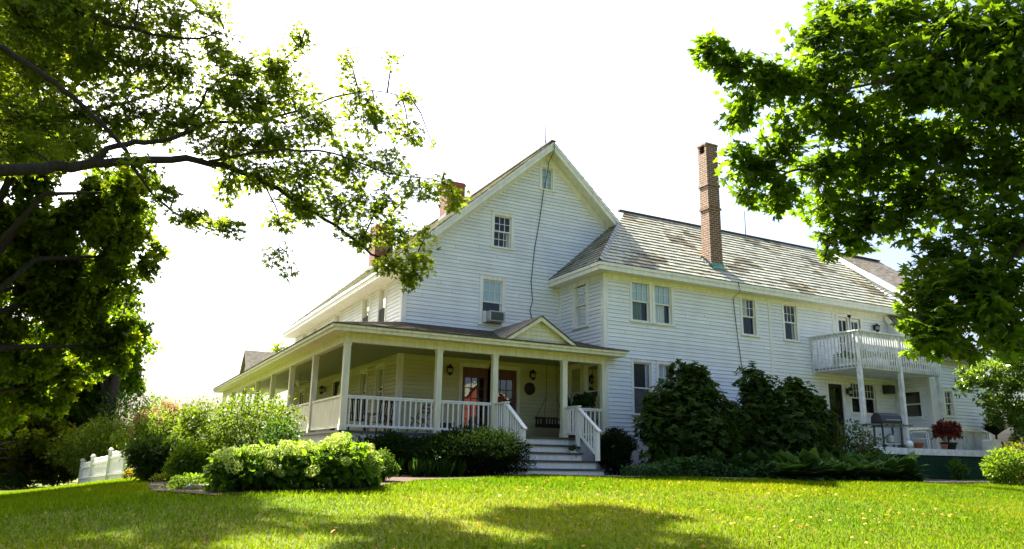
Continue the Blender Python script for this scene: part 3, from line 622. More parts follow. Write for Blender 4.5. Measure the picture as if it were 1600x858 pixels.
# ------------------------------------------------------------------ porch
FZ = 2.27; YP, XP = 19.62, 5.42
mb = MB()
mb.box(5.30, XW-.04, 19.46, YG-.03, FZ-.06, FZ); mb.box(5.30, XL-.04, YG-.03, 42.6, FZ-.06, FZ)
porch = mb.build('porch', M['floor'], house)
mb = MB(); mb.box(5.36, XW-.04, 19.52, 19.56, Z0, FZ-.061); mb.box(5.36, 5.40, 19.56, 42.5, .4, FZ-.061); mb.build('skirt', M['foundation'], porch)
def post(x, y, w=.165, z0=FZ, z1=4.54):
    b = MB(); b.box(x-w/2, x+w/2, y-w/2, y+w/2, z0, z1); b.box(x-w/2-.015, x+w/2+.015, y-w/2-.015, y+w/2+.015, z0, z0+.14); b.box(x-w/2-.012, x+w/2+.012, y-w/2-.012, y+w/2+.012, z1-.08, z1-.002); return b.build('post', M['cream'], porch, bevel=.006)
PX = [XP, 8.02, 9.75, 12.08, 13.50]
for x in PX: post(x, YP, .15 if x == 13.5 else .165)
PYs = [23.0, 26.2, 29.45, 32.7, 36.0, 39.2, 42.4]
for y in PYs: post(XP, y)
mb = MB(); mb.box(5.34, XW-.03, YP-.09, YP+.09, 4.54, 4.77); mb.box(5.33, 5.51, YP+.09, 42.5, 4.54, 4.77); mb.build('beam', M['cream'], porch, bevel=.005)
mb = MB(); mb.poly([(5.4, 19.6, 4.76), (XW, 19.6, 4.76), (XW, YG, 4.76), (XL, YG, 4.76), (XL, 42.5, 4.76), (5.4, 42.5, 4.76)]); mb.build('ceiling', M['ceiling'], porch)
mb = MB()   # cornice: soffit, fascia, crown
mb.box(4.93, 14.02, 19.12, 19.16, 4.76, 4.90); mb.box(4.93, 4.97, 19.16, 42.9, 4.76, 4.90); mb.box(4.88, 14.08, 19.07, 19.12, 4.85, 4.925); mb.box(4.88, 4.93, 19.12, 42.95, 4.85, 4.925)
mb.box(4.97, 14.0, 19.16, YP-.09, 4.765, 4.775); mb.box(4.97, 5.33, YP-.09, 42.9, 4.765, 4.775); mb.box(13.6, 14.02, 19.16, 19.65, 4.766, 4.90)
mb.build('cornice', M['cream'], porch, bevel=.004)
EY, EX, EZ, WZ = 19.03, 4.85, 4.935, 5.74
k1 = (WZ-EZ)/(YG-EY); k2 = (WZ-EZ)/(XL-EX); c1 = math.hypot(1, k1); c2 = math.hypot(1, k2)
mb = MB()
shingles(mb, (0, EY, EZ), (1, 0, 0), (0, 1/c1, k1/c1), (0, -k1/c1, 1/c1), (YG-EY)*c1, lambda s: (EX+(XL-EX)*(s/c1)/(YG-EY), 14.12 if s/c1 < .3 else (13.95 if s/c1 < .67 else XW-.02)), .135, .3, .010, shin_pal, .004, None, 31)
shingles(mb, (EX, 0, EZ), (0, 1, 0), (1/c2, 0, k2/c2), (-k2/c2, 0, 1/c2), (XL-EX)*c2, lambda s: (EY+(YG-EY)*(s/c2)/(XL-EX), 43.0), .135, .3, .010, shin_pal, .004, None, 32)
mb.box(4.86, 14.1, 19.05, 19.07, 4.915, 4.934); 
pr = mb.build('porch_roof', M['shingle'], porch)
# little pediment over the steps
gx0, gx1, gxm, gy, gz0, gz1 = 9.86, 12.14, 10.98, 19.25, 4.96, 5.70
mb = MB(); mb.poly([(gx0, gy, gz0), (gx1, gy, gz0), (gxm, gy, gz1-.06)])
for i in range(5):
    z = gz0+.08+i*.12; f = (z-gz0)/(gz1-gz0); mb.box(gx0+.1+(gxm-gx0)*f, gx1-.1-(gx1-gxm)*f, gy-.018, gy-.002, z, z+.108)
mb.build('pediment', M['cream'], pr)
mb = MB()
for e in (gx0-.06, gx1+.06):
    a = Vector((gxm, 19.06, gz1)); b = Vector((e, 19.06, gz0-.02)); mb.slab([a, b, b-Vector((0, 0, .10)), a-Vector((0, 0, .12))], (0, .05, 0))
    a = Vector((gxm, 19.11, gz1-.03)); b = Vector((e, 19.11, gz0-.05)); mb.slab([a, b, b+Vector((0, .16, 0)), a+Vector((0, .16, 0))], (0, 0, -.02))
mb.build('pediment_trim', M['cream'], pr)
mb = MB(); mb.tint = (.9, .9, .9)
for e in (gx0-.1, gx1+.1):
    a = Vector((gxm, 19.03, gz1+.01)); b = Vector((e, 19.03, gz0-.03)); mb.slab([a, b, Vector((e, 19.3, gz0+.03)), Vector((gxm, 22.4, gz1+.01))], (0, 0, .03))
mb.build('pediment_roof', M['shingle'], pr)
# railings
def baluster(par, x, y, z0, z1, w=.036, mat='cream', name='baluster'):
    b = MB(); b.box(x-w/2, x+w/2, y-w/2, y+w/2, z0, z1); return b.build(name, M[mat], par)
def rail_front(x0, x1, y=YP):
    b = MB(); b.box(x0, x1, y-.045, y+.045, 3.13, 3.17); b.box(x0, x1, y-.03, y+.03, 3.085, 3.13); b.box(x0, x1, y-.03, y+.03, 2.36, 2.42); b.build('railing', M['trim'], porch, bevel=.004)
    k = max(1, round((x1-x0)/.155))
    for i in range(k): baluster(porch, x0+(i+.5)*(x1-x0)/k, y, 2.42, 3.085, mat='trim')
rail_front(5.51, 7.93); rail_front(8.11, 9.66); rail_front(12.17, 13.42)
for y0, y1 in zip([YP]+PYs[:-1], PYs):
    b = MB(); b.box(XP-.05, XP+.05, y0+.085, y1-.085, 3.13, 3.18); b.box(XP-.02, XP+.02, y0+.085, y1-.085, 2.34, 3.13)
    k = int((y1-y0)/.09)
    for i in range(k): y = y0+.1+i*.09; b.box(XP-.027, XP-.02, y, y+.075, 2.42, 3.10)
    b.box(XP-.035, XP+.035, y0+.085, y1-.085, 2.34, 2.42); b.build('beadboard_panel', M['cream'], porch)
# steps
st = MB(); tr = MB(); sx0, sx1 = 9.95, 12.16; H = (FZ-1.19)/5
for i in range(5):
    y = 17.98+i*.355; z = 1.19+i*H; a, b_ = (sx0-.05, sx1+.2) if i < 2 else (sx0, sx1-.05)
    st.box(a, b_, y, 19.5, z-.02, z+H-.061); tr.box(a-.02, b_+.02, y-.05, y+.36, z+H-.060, z+H-.004)
so_ = st.build('steps', M['trim'], porch); so_.name = 'steps'
tr.build('tread', M['floor'], porch)
for xs_ in (9.78, 12.12):
    for nb in ((18.86, 18.96, 2.0, 3.13), (17.86, 17.97, 1.62, 2.40)): b = MB(); b.box(xs_-.05, xs_+.05, *nb); b.build('newel', M['trim'], porch, bevel=.005)
    b = MB(); b.box(xs_-.055, xs_+.055, 18.80, 19.55, 3.13, 3.17); b.beam((xs_, 18.90, 3.13), (xs_, 17.78, 2.40), .11, .04); b.beam((xs_, 18.86, 2.36), (xs_, 17.9, 1.74), .05, .06); b.box(xs_-.025, xs_+.025, 18.96, 19.55, 2.38, 2.43)
    b.build('stair_rail', M['trim'], porch, bevel=.004)
    for i in range(4): baluster(porch, xs_, 19.05+i*.135, 2.43, 3.13, mat='trim')
    for i in range(6):
        y = 18.76-i*.135; f = (18.9-y)/1.12; baluster(porch, xs_, y, 2.36-.66*f, 3.11-.73*f, mat='trim')
# ------------------------------------------------------------------ balcony
BX0, BX1, BY = 22.85, 27.30, 17.68; BZ = 4.98
mb = MB(); mb.box(BX0, BX1, BY, YW-.03, BZ, BZ+.05); mb.box(BX0+.01, BX1-.01, BY+.01, YW-.03, BZ-.06, BZ-.02)
bal = mb.build('balcony', M['balcony'], house)
mb = MB()
for x in (BX0+.03, 25.05, BX1-.03): mb.box(x-.05, x+.05, BY-.03, BY+.07, BZ-.08, 6.22)
mb.box(BX0-.03, BX0+.07, YW-.13, YW-.03, BZ-.08, 6.2); mb.box(BX0, BX1, BY-.06, BY+.09, 6.2, 6.245); mb.box(BX0-.06, BX0+.09, BY, YW-.03, 6.2, 6.245)
mb.box(BX0+.05, BX1, BY, BY+.035, 6.09, 6.19); mb.box(BX0, BX0+.035, BY+.05, YW-.1, 6.09, 6.19); mb.box(BX0+.05, BX1, BY, BY+.035, 4.93, 5.12); mb.box(BX0, BX0+.035, BY+.05, YW-.1, 4.93, 5.12)
mb.box(BX1-.035, BX1, BY+.05, YW-.1, 4.93, 5.12); mb.box(BX1-.06, BX1+.06, BY, YW-.03, 6.2, 6.245)
mb.build('balcony_rail', M['balcony'], bal, bevel=.004)
k = 33
for i in range(k): baluster(bal, BX0+.1+(i+.5)*(BX1-BX0-.2)/k, BY-.02, 4.94, 6.2, .038, 'balcony')
for i in range(11): baluster(bal, BX0-.02, BY+.14+i*.155, 4.94, 6.2, .038, 'balcony')
for x in (BX0+.05, 25.05, BX1-.1):
    b = MB(); b.box(x-.07, x+.07, BY-.02, BY+.12, 2.2, BZ-.08); b.box(x-.09, x+.09, BY-.04, BY+.14, 2.2, 2.3); b.build('balcony_post', M['balcony'], bal, bevel=.005)
# ------------------------------------------------------------------ raised terrace with green lattice
ter = thing('terrace', (27, 18, 1.2), 'low raised wooden terrace with white edge board and green lattice skirt beneath the balcony', 'terrace')
mb = MB(); mb.box(22.3, 31.0, 17.04, YF-.06, 2.12, 2.2); mb.box(22.3, 27.25, YF-.06, YW-.06, 2.12, 2.2); mb.build('decking', M['balcony'], ter)
mb = MB(); mb.box(22.3, 30.5, 17.0, 17.035, 2.02, 2.235); mb.build('edge_board', M['balcony'], ter, bevel=.006)
mb = MB(); mb.box(22.35, 30.45, 17.10, 17.13, 1.1, 2.02)
x = 22.4
while x < 30.0: mb.beam((x, 17.08, 1.15), (x+.45, 17.08, 2.0), .012, .03, (0, 1, 0)); mb.beam((x+.45, 17.065, 1.15), (x, 17.065, 2.0), .012, .03, (0, 1, 0)); x += .11
mb.build('lattice', M['lattice'], ter)
mb = MB(); mb.box(24.02, 24.20, 16.95, 17.0, 1.3, 2.24); mb.build('corner_post', M['balcony'], ter); mb = MB(); mb.lathe((24.11, 16.99, 2.22), [(.04, 0), (.05, .03), (.10, .06), (.125, .13), (.12, .19), (.08, .245), (.02, .265)], 16); mb.build('ball_finial', M['white'], ter, True)
# ================================================================== objects on and around the house
def mesh_thing(o, label, cat, group=None): return tag(o, label, cat, group)
# air conditioner in the upstairs window
t = thing('air_conditioner', (10.98, 22.2, 6.0), 'boxy grey window air conditioner sticking out of an upstairs window', 'air conditioner')
mb = MB(); mb.box(10.72, 11.30, 22.02, 22.48, 6.01, 6.36); mb.build('case', M['metal'], t, bevel=.015)
mb = MB(); mb.box(10.77, 11.22, 22.008, 22.018, 6.05, 6.32)
for i in range(9): mb.box(10.77, 11.22, 21.998, 22.009, 6.06+i*.029, 6.072+i*.029)
mb.build('grille', M['vent'], t)
mb = MB(); mb.box(10.66, 10.72, 22.30, 22.44, 6.0, 6.38); mb.box(11.30, 11.35, 22.30, 22.44, 6.0, 6.38); mb.build('side_panel', M['white'], t)
# wall lanterns
def lantern(x, y, z, nx_, ny_, label):
    t = thing('wall_lantern', (x, y, z), label, 'lamp', 'black lanterns on the house walls')
    n_ = Vector((nx_, ny_, 0)); s_ = Vector((ny_, -nx_, 0)); c = Vector((x, y, z))
    mb = MB(); a = c+n_*.02; mb.slab([a-s_*.05-Vector((0, 0, .10)), a+s_*.05-Vector((0, 0, .10)), a+s_*.05+Vector((0, 0, .12)), a-s_*.05+Vector((0, 0, .12))], n_*.02)
    mb.tube([a+n_*.02+Vector((0, 0, .05)), a+n_*.09+Vector((0, 0, .16)), a+n_*.15+Vector((0, 0, .12))], .012, 6); mb.build('bracket', M['black'], t)
    h = c+n_*.17
    mb = MB(); mb.lathe(h, [(.01, .16), (.03, .13), (.10, .06), (.115, .03), (.10, .025)], 12); mb.lathe(h, [(.085, -.13), (.09, -.11), (.05, -.17), (.015, -.2)], 12)
    for i in range(6): an = i*math.pi/3; mb.tube([h+Vector((.09*math.cos(an), .09*math.sin(an), .03)), h+Vector((.082*math.cos(an), .082*math.sin(an), -.12))], .007, 5)
    mb.build('cage', M['black'], t); mb = MB(); mb.lathe(h, [(.07, -.115), (.078, .025)], 12); mb.build('globe', M['lampglass'], t, True)
lantern(9.49, 22.41, 4.36, 0, -1, 'black lantern on the porch wall left of the dark double doors')
lantern(12.50, 22.41, 4.40, 0, -1, 'black lantern above the dark round plaque right of the double doors')
lantern(7.82, 31.1, 4.25, -1, 0, 'black lantern on the wall deep in the left side porch')
lantern(26.43, 19.66, 6.93, 0, -1, 'black lantern beside the glazed balcony door upstairs')
lantern(24.56, 19.66, 4.33, 0, -1, 'black lantern below the balcony between a dark door and windows')
mb = MB(); pr_ = [(0, 0), (.20, 0), (.21, .01), (.19, .025), (.05, .03), (0, .03)]
vs = []; fs = []; n_ = 28
for r, d in pr_:
    for k in range(n_): an = 2*math.pi*k/n_; vs.append((12.46+r*math.cos(an), 22.41-d, 3.93+r*math.sin(an)*1.0))
for i in range(len(pr_)-1):
    for k in range(n_): fs.append((i*n_+k, i*n_+(k+1) % n_, (i+1)*n_+(k+1) % n_, (i+1)*n_+k))
mb.idx(vs, fs); tag(mb.build('wall_plaque', M['darkwood'], None, True), 'round dark plaque on the porch wall under a black lantern', 'plaque')
mb = MB(); mb.box(26.62, 26.95, 19.35, 19.66, 4.35, 4.68); o = mb.build('loudspeaker', M['grillblack'], None, bevel=.02); tag(o, 'small dark box mounted high on the wall beneath the balcony', 'speaker')
# porch swing
t = thing('porch_swing', (12.2, 21.6, 2.7), 'dark wooden bench swing hanging on chains at the right end of the porch', 'swing')
mb = MB()
for i in range(5): mb.box(12.35, 13.2, 21.3+i*.105, 21.39+i*.105, 2.72, 2.745)
mb.box(12.33, 13.22, 21.28, 21.32, 2.62, 2.72); mb.box(12.35, 12.4, 21.3, 21.82, 2.64, 2.72); mb.box(13.15, 13.2, 21.3, 21.82, 2.64, 2.72); mb.build('seat', M['darkwood'], t)
mb = MB()
for i in range(8): x = 12.38+i*.11; mb.box(x, x+.05, 21.82, 21.845, 2.72, 2.94)
mb.box(12.35, 13.2, 21.81, 21.86, 2.94, 2.98); mb.build('backrest', M['darkwood'], t)
for x in (12.37, 13.18):
    mb = MB(); mb.box(x-.025, x+.025, 21.28, 21.82, 2.90, 2.93); mb.box(x-.02, x+.02, 21.3, 21.34, 2.74, 2.90); mb.build('armrest', M['darkwood'], t)
    mb = MB(); mb.tube([(x, 21.32, 2.74), (12.77+(x-12.77)*.5, 21.5, 3.6)], .008, 5); mb.tube([(x, 21.8, 2.96), (12.77+(x-12.77)*.5, 21.5, 3.6), (12.77+(x-12.77)*.45, 21.5, 4.75)], .008, 5); mb.build('chain', M['black'], t)
# dark rocking chairs and a folding chair on the porch
def rocker(x, y, rz, label):
    t = thing('rocking_chair', (x, y, FZ), label, 'rocking chair', None, rz); t['_local'] = 1; t.scale = (.85, .85, .78)
    mb = MB()
    for i in range(6): mb.box(-.27, .27, -.25+i*.085, -.18+i*.085, .40, .42)
    mb.build('seat', M['darkwood'], t)
    mb = MB()
    for i in range(7): xx = -.24+i*.08; mb.beam((xx, .26, .42), (xx, .46, 1.12), .045, .015)
    mb.beam((-.28, .47, 1.13), (.28, .47, 1.13), .03, .09); mb.build('backrest', M['darkwood'], t)
    for s_ in (-1, 1):
        mb = MB(); mb.tube([(s_*.27, -.42, .07), (s_*.27, -.15, .015), (s_*.27, .2, .02), (s_*.27, .55, .10)], .022, 6); mb.build('rocker', M['darkwood'], t)
        mb = MB(); mb.beam((s_*.27, -.24, .03), (s_*.27, -.24, .64), .04, .04); mb.beam((s_*.27, .24, .03), (s_*.27, .30, .5), .04, .04); mb.beam((s_*.27, -.30, .65), (s_*.27, .36, .67), .08, .025); mb.build('arm', M['darkwood'], t)
rocker(6.25, 20.9, R(150), 'dark rocking chair behind the railing nearest the porch corner post')
rocker(7.05, 21.5, R(-170), 'dark rocking chair by the wall corner, right of another rocker')
mb = MB(); mb.box(6.3, 7.0, 20.35, 20.75, 2.74, 2.79)
for x in (6.35, 6.93):
    for y in (20.38, 20.70): mb.box(x-.02, x+.02, y-.02, y+.02, FZ, 2.74)
tag(mb.build('side_table', M['wood'], None), 'low wooden table between dark rocking chairs on the porch', 'table')
t = thing('folding_chair', (8.1, 20.9, FZ), 'slatted wooden folding chair leaning back behind the front porch railing', 'chair', None, R(215)); t['_local'] = 1
for s_ in (-1, 1):
    mb = MB(); mb.beam((s_*.24, -.40, .02), (s_*.24, .35, .98), .035, .025); mb.build('back_leg', M['wood'], t); mb = MB(); mb.beam((s_*.21, .42, .02), (s_*.21, -.30, .52), .035, .025); mb.build('front_leg', M['wood'], t)
mb = MB()
for i in range(5): mb.box(-.2, .2, -.3+i*.09, -.24+i*.09, .43, .45)
mb.build('seat', M['wood'], t); mb = MB()
for i in range(4): z = .62+i*.1; y = .08+i*.078; mb.beam((-.24, y, z), (.24, y, z), .015, .06)
mb.build('backrest', M['wood'], t)
mb = MB(); mb.box(9.2, 9.58, 22.0, 22.3, FZ, 2.62); mb.box(9.18, 9.60, 21.98, 22.32, 2.62, 2.68); tag(mb.build('storage_box', M['black'], None, bevel=.015), 'small black box on the porch floor left of the double doors', 'box')
# ceiling fan in the left porch
t = thing('ceiling_fan', (6.6, 30.5, 4.7), 'pale ceiling fan hanging under the left porch ceiling', 'fan')
mb = MB(); mb.lathe((6.6, 30.5, 4.3), [(.03, .46), (.03, .22), (.12, .2), (.13, .1), (.06, .04), (.09, .0), (.03, -.08)], 14); mb.build('motor', M['trim'], t, True)
for k in range(4):
    an = k*math.pi/2+.4; d = Vector((math.cos(an), math.sin(an), 0)); mb = MB(); mb.beam(Vector((6.6, 30.5, 4.42))+d*.14, Vector((6.6, 30.5, 4.42))+d*.68, .13, .012); mb.build('blade', M['trim'], t)
# pots
def pot(name, x, y, z, r, h, mat, label, cat='flower pot', group=None):
    mb = MB(); mb.lathe((x, y, z), [(r*.68, 0), (r*.95, h*.82), (r*1.08, h*.83), (r*1.08, h), (r*.95, h), (r*.9, h*.85), (0, h*.85)], 20); o = mb.build(name, M[mat], None, True); return tag(o, label, cat, group)
def rosette(lb, c, n, length, width, templ, lift, droop, tint=(1, 1, 1)):
    """strap leaves arching out from a centre"""
    c = np.array(c); an = RNG.random(n)*2*math.pi; el = lift+RNG.normal(size=n)*.2
    T = np.stack([np.cos(an)*np.cos(el), np.sin(an)*np.cos(el), np.sin(el)], 1); P = c+T*.03
    Nn = np.stack([-np.cos(an)*np.sin(el), -np.sin(an)*np.sin(el), np.cos(el)], 1)
    lb.add(P, T, Nn, length*(.7+.5*RNG.random(n)), templ, tints(n, tint, .2))
def bushy(lb, c, r, n, size, templ=T_OVAL, tint=(1, 1, 1), up=.6, yel=0., shell=.45, bump=.18, floor=None, v=.25):
    """leaves through a lumpy ellipsoid, denser to the outside"""
    c = np.array(c); r = np.array(r); d = rdir(n)
    if floor is None: d[:, 2] = np.where(d[:, 2] < -.35, -d[:, 2]*.6, d[:, 2]); d = unit(d)
    ph = RNG.random(3)*6; b = 1+bump*(np.sin(d[:, 0]*5+ph[0])*np.sin(d[:, 1]*5+ph[1])+np.sin(d[:, 2]*6+ph[2]))*.7+.06*RNG.normal(size=n)
    rad = (shell+(1-shell)*RNG.random(n)**.6)*b
    P = c+d*r*rad[:, None]
    if floor is not None: ok = P[:, 2] > floor+.02; P = P[ok]; d = d[ok]
    n = len(P)
    Nn = unit(d*.55+np.array([0, 0, up])+.55*RNG.normal(size=(n, 3))); T = unit(d*.8+.7*RNG.normal(size=(n, 3))+np.array([0, 0, -.1]))
    lb.add(P, T, Nn, size*(.65+.6*RNG.random(n)), templ, tints(n, tint, v, yel))
def plant(name, parts, stems, leafm, label, cat, loc, group=None, leafname='foliage', stemmat='twig'):
    t = thing(name, loc, label, cat, group); parts.build(leafname, M[leafm], t)
    if stems is not None and stems.f: stems.build('stem', M[stemmat], t)
    return t
# plants on the porch and terrace
pot('flower_pot', 12.85, 20.35, FZ, .24, .42, 'terracotta', 'large reddish flower pot on the porch beside the swing')
lb = LB(); bushy(lb, (12.9, 20.4, 3.0), (.34, .34, .36), 260, .15, T_BROAD); rosette(lb, (12.75, 20.45, 3.2), 9, .5, .1, T_NEEDLE, 1.2, 0)
plant('porch_plant', lb, MB().tube([(12.85, 20.35, 2.6), (12.75, 20.4, 3.4)], .02, 6), 'rhodo', 'tall dark leafy plant growing from the large pot beside the swing', 'potted plant', (12.85, 20.35, 2.65))
lb = LB(); bushy(lb, (13.05, 19.95, 3.35), (.33, .2, .28), 300, .14, T_BROAD); rosette(lb, (13.05, 19.95, 3.25), 40, .42, .1, T_NEEDLE, .6, 0)
plant('fern', lb, MB().tube([(13.05, 19.95, 2.3), (13.05, 19.95, 3.2)], .03, 6), 'rhodo', 'dark fern in front of the window at the right end of the porch', 'potted plant', (13.05, 19.95, 2.3))
mb = MB(); mb.lathe((12.36, 19.95, FZ), [(.07, 0), (.15, .1), (.17, .2), (.11, .34), (.06, .46), (.05, .62), (.075, .70), (.05, .78), (.01, .8)], 16); tag(mb.build('gourd_figure', M['wood'], None, True), 'brown gourd shaped figure standing at the foot of the right hand porch post', 'ornament')
pot('flower_pot', 11.92, 18.78, 1.19+2*H, .115, .24, 'whitepot', 'small white flower pot standing on the steps beside the right stair rail')
lb = LB(); bushy(lb, (11.92, 18.78, 1.19+2*H+.30), (.13, .13, .13), 120, .07)
plant('pot_plant', lb, None, 'rhodo', 'small green plant in the white pot on the steps', 'potted plant', (11.92, 18.78, 1.85))
# planter troughs on the balcony
mb = MB(); mb.box(23.1, 24.6, 18.6, 18.95, BZ+.05, BZ+.40); tag(mb.build('planter_trough', M['metal'], None, bevel=.02), 'blue grey planter trough on the balcony floor', 'planter')
lb = LB(); 
for x in np.linspace(23.2, 24.5, 6): bushy(lb, (x, 18.78, BZ+.50), (.15, .15, .14), 60, .10, T_OVAL)
plant('trough_plant', lb, None, 'shrub', 'leafy green plants filling the planter trough on the balcony', 'plant', (23.9, 18.78, 5.4))
mb = MB(); mb.box(25.0, 27.1, 17.85, 18.05, BZ+.05, BZ+.34); tag(mb.build('window_box', M['darkwood'], None, bevel=.01), 'long dark flower box inside the front balcony railing', 'planter')
lb = LB()
for x in np.linspace(23.3, 27.0, 15): bushy(lb, (x, 17.95, BZ+.47), (.17, .12, .13), 45, .11, T_OVAL)
plant('trailing_plant', lb, None, 'shrub', 'row of trailing green plants just behind the front balcony railing', 'plant', (25.5, 17.95, 5.3))
# gas grill on the terrace
TZ = 2.2
g = thing('gas_grill', (23.6, 17.4, TZ), 'black gas grill with a domed lid and side shelves on the terrace', 'grill', None, R(-12)); g['_local'] = 1; g.scale = (.9, .9, .9)
mb = MB(); pf = [(-.28, .93), (-.30, 1.02), (-.24, 1.22), (-.10, 1.32), (.10, 1.32), (.26, 1.16), (.28, .93)]
mb.slab([(-.48, y, z) for y, z in pf], (.96, 0, 0)); mb.build('lid', M['grillblack'], g, bevel=.02)
mb = MB(); mb.tube([(-.3, -.31, 1.05), (-.3, -.36, 1.05), (.3, -.36, 1.05), (.3, -.31, 1.05)], .014, 6); mb.build('lid_handle', M['metal'], g)
mb = MB(); mb.box(-.47, .47, -.30, .27, .80, .93); mb.build('firebox', M['grillblack'], g)
mb = MB(); mb.box(-.47, .47, -.335, -.302, .79, .925); mb.build('control_panel', M['vent'], g)
for i in range(3):
    mb = MB(); mb.tube([(-.3+i*.3, -.335, .86), (-.3+i*.3, -.375, .86)], .026, 10); mb.build('knob', M['black'], g)
for a, b_ in ((-.95, -.48), (.48, .95)):
    mb = MB(); mb.box(a, b_, -.26, .24, .86, .90); mb.box(a, b_, -.27, -.24, .83, .9); mb.build('side_shelf', M['vent'], g, bevel=.008)
for x in (-.42, .42):
    for y in (-.24, .2):
        mb = MB(); mb.box(x-.025, x+.025, y-.025, y+.025, .08, .8); mb.build('leg', M['grillblack'], g)
    mb = MB(); mb.tube([(x-.03, -.24, .075), (x+.03, -.24, .075)], .075, 14); mb.build('wheel', M['black'], g)
mb = MB(); mb.box(-.42, .42, -.2, .2, .16, .2); mb.lathe((.1, 0, .2), [(.02, .36), (.13, .3), (.15, .2), (.15, .05), (.1, 0)], 14); mb.build('gas_bottle', M['metal'], g)
# white tubular garden chairs
def gchair(x, y, rz, label):
    t = thing('garden_chair', (x, y, TZ), label, 'chair', 'white tubular chairs on the terrace', rz); t['_local'] = 1
    for s_ in (-1, 1):
        mb = MB(); mb.tube([(s_*.28, .26, 0), (s_*.28, -.24, .02), (s_*.28, -.29, .1), (s_*.28, -.27, .58), (s_*.28, -.2, .64), (s_*.28, .16, .64), (s_*.28, .24, .60), (s_*.28, .26, .5)], .017, 8); mb.build('arm_frame', M['whitepot'], t, True)
    mb = MB(); mb.tube([(-.25, -.24, .4), (.25, -.24, .4), (.25, .2, .38), (.24, .38, .86), (.15, .40, .9), (-.15, .40, .9), (-.24, .38, .86), (-.25, .2, .38), (-.25, -.24, .4)], .014, 8); mb.build('back_frame', M['whitepot'], t, True)
    mb = MB(); mb.slab([(-.24, -.23, .395), (.24, -.23, .395), (.24, .2, .375), (-.24, .2, .375)], (0, 0, .012)); mb.build('seat', M['balcony'], t)
    mb = MB(); mb.slab([(-.23, .21, .40), (.23, .21, .40), (.22, .375, .84), (-.22, .375, .84)], (0, .012, 0)); mb.build('backrest', M['balcony'], t)
gchair(25.75, 17.75, R(40), 'white tube framed chair on the terrace between the grill and the red leaved plant')
pot('flower_pot', 24.85, 17.25, TZ, .23, .24, 'terracotta', 'wide orange terracotta bowl beside the gas grill'); 
pot('flower_pot', 26.3, 17.2, TZ, .11, .2, 'terracotta', 'small orange terracotta pot left of the red leaved plant')
mb = MB()
for i in range(9): an = i*.9; mb.lathe((24.35+.22*math.cos(an), 17.3+.12*math.sin(an), TZ), [(.03, 0), (.10, .03), (.11, .08), (.07, .14), (.01, .16)], 8)
tag(mb.build('stone_pile', M['stone'], None, True), 'little heap of pale stones on the terrace edge under the grill', 'stones')
pot('flower_pot', 26.95, 17.45, TZ, .27, .30, 'darkwood', 'dark tub holding the red leaved plant')
lb = LB(); bushy(lb, (26.95, 17.45, 2.82), (.46, .40, .40), 900, .15, T_OVAL, v=.35)
plant('red_leaved_plant', lb, MB().tube([(26.95, 17.45, 2.4), (26.95, 17.45, 2.9)], .03, 6), 'redleaf', 'bushy dark red leaved plant in a tub on the terrace', 'potted plant', (26.95, 17.45, 2.5))
mb = MB(); mb.slab([(29.05, 17.2, TZ), (29.75, 17.2, TZ), (29.72, 17.2, TZ+.42), (29.62, 17.2, TZ+.47), (29.18, 17.2, TZ+.47), (29.08, 17.2, TZ+.42)], (0, .35, 0)); o = mb.build('storage_tub', M['whitepot'], None, bevel=.03); tag(o, 'pale storage tub on the right end of the terrace', 'tub')
pot('flower_pot', 30.05, 17.55, TZ, .22, .4, 'black', 'black pot holding the spiky plant at the terrace end')
lb = LB(); rosette(lb, (30.05, 17.55, 2.85), 110, .62, .1, T_NEEDLE, .75, 0); rosette(lb, (30.05, 17.55, 3.0), 60, .6, .1, T_NEEDLE, 1.1, 0)
plant('spiky_plant', lb, MB().tube([(30.05, 17.55, 2.5), (30.05, 17.55, 2.95)], .04, 6), 'yew', 'dark spiky leaved plant in a black pot at the terrace end', 'potted plant', (30.05, 17.55, 2.6))
mb = MB(); mb.box(30.5, 31.4, 17.3, 17.9, 1.2, 2.45); mb.box(30.46, 31.44, 17.26, 17.94, 2.45, 2.52); tag(mb.build('utility_bin', M['metal'], None, bevel=.02), 'grey utility bin standing past the right end of the terrace', 'bin')
# ------------------------------------------------------------------ fence at the left
def ground_at(px, py, d): q = at(px, py, d); return q[0], q[1], ghf(q[0], q[1])
f = thing('picket_fence', (1, 37, .5), 'white wooden garden fence with capped posts beside the lawn, partly hidden by shrubs', 'fence')
P1 = ground_at(193, 745, 31.0); P2 = ground_at(168, 745, 33.0); P3 = ground_at(142, 740, 35.5); P4 = ground_at(127, 738, 38)
P0 = ground_at(238, 745, 29.0)
def fpost(p, h):
    mb = MB(); x, y, z = p; mb.box(x-.09, x+.09, y-.09, y+.09, z-.3, z+h); o = mb.build('post', M['fence'], f); mb = MB(); mb.box(x-.13, x+.13, y-.13, y+.13, z+h, z+h+.05); mb.lathe((x, y, z+h+.05), [(.11, 0), (.08, .05), (.01, .09)], 4); mb.build('post_cap', M['fence'], o)
def fpanel(a, b, h, gap, wdt=.14):
    A = Vector(a); B = Vector(b); Lh = (B-A).length; k = max(1, int(Lh/(wdt+gap))); mb = MB()
    for i in range(k):
        p = A+(B-A)*((i+.5)/k); d = (B-A).normalized(); s_ = d*wdt*.5; hh = h*(1+.02*random.uniform(-1, 1))
        mb.slab([p-s_-Vector((0, 0, .2)), p+s_-Vector((0, 0, .2)), p+s_+Vector((0, 0, hh-.05)), p+Vector((0, 0, hh)), p-s_+Vector((0, 0, hh-.05))], d.cross(Vector((0, 0, 1)))*.025)
    for z in (.25, h-.25): mb.beam(A+Vector((0, 0, z))-d.cross(Vector((0, 0, 1)))*.03, B+Vector((0, 0, z))-d.cross(Vector((0, 0, 1)))*.03, .04, .09)
    mb.build('picket_panel', M['fence'], f)
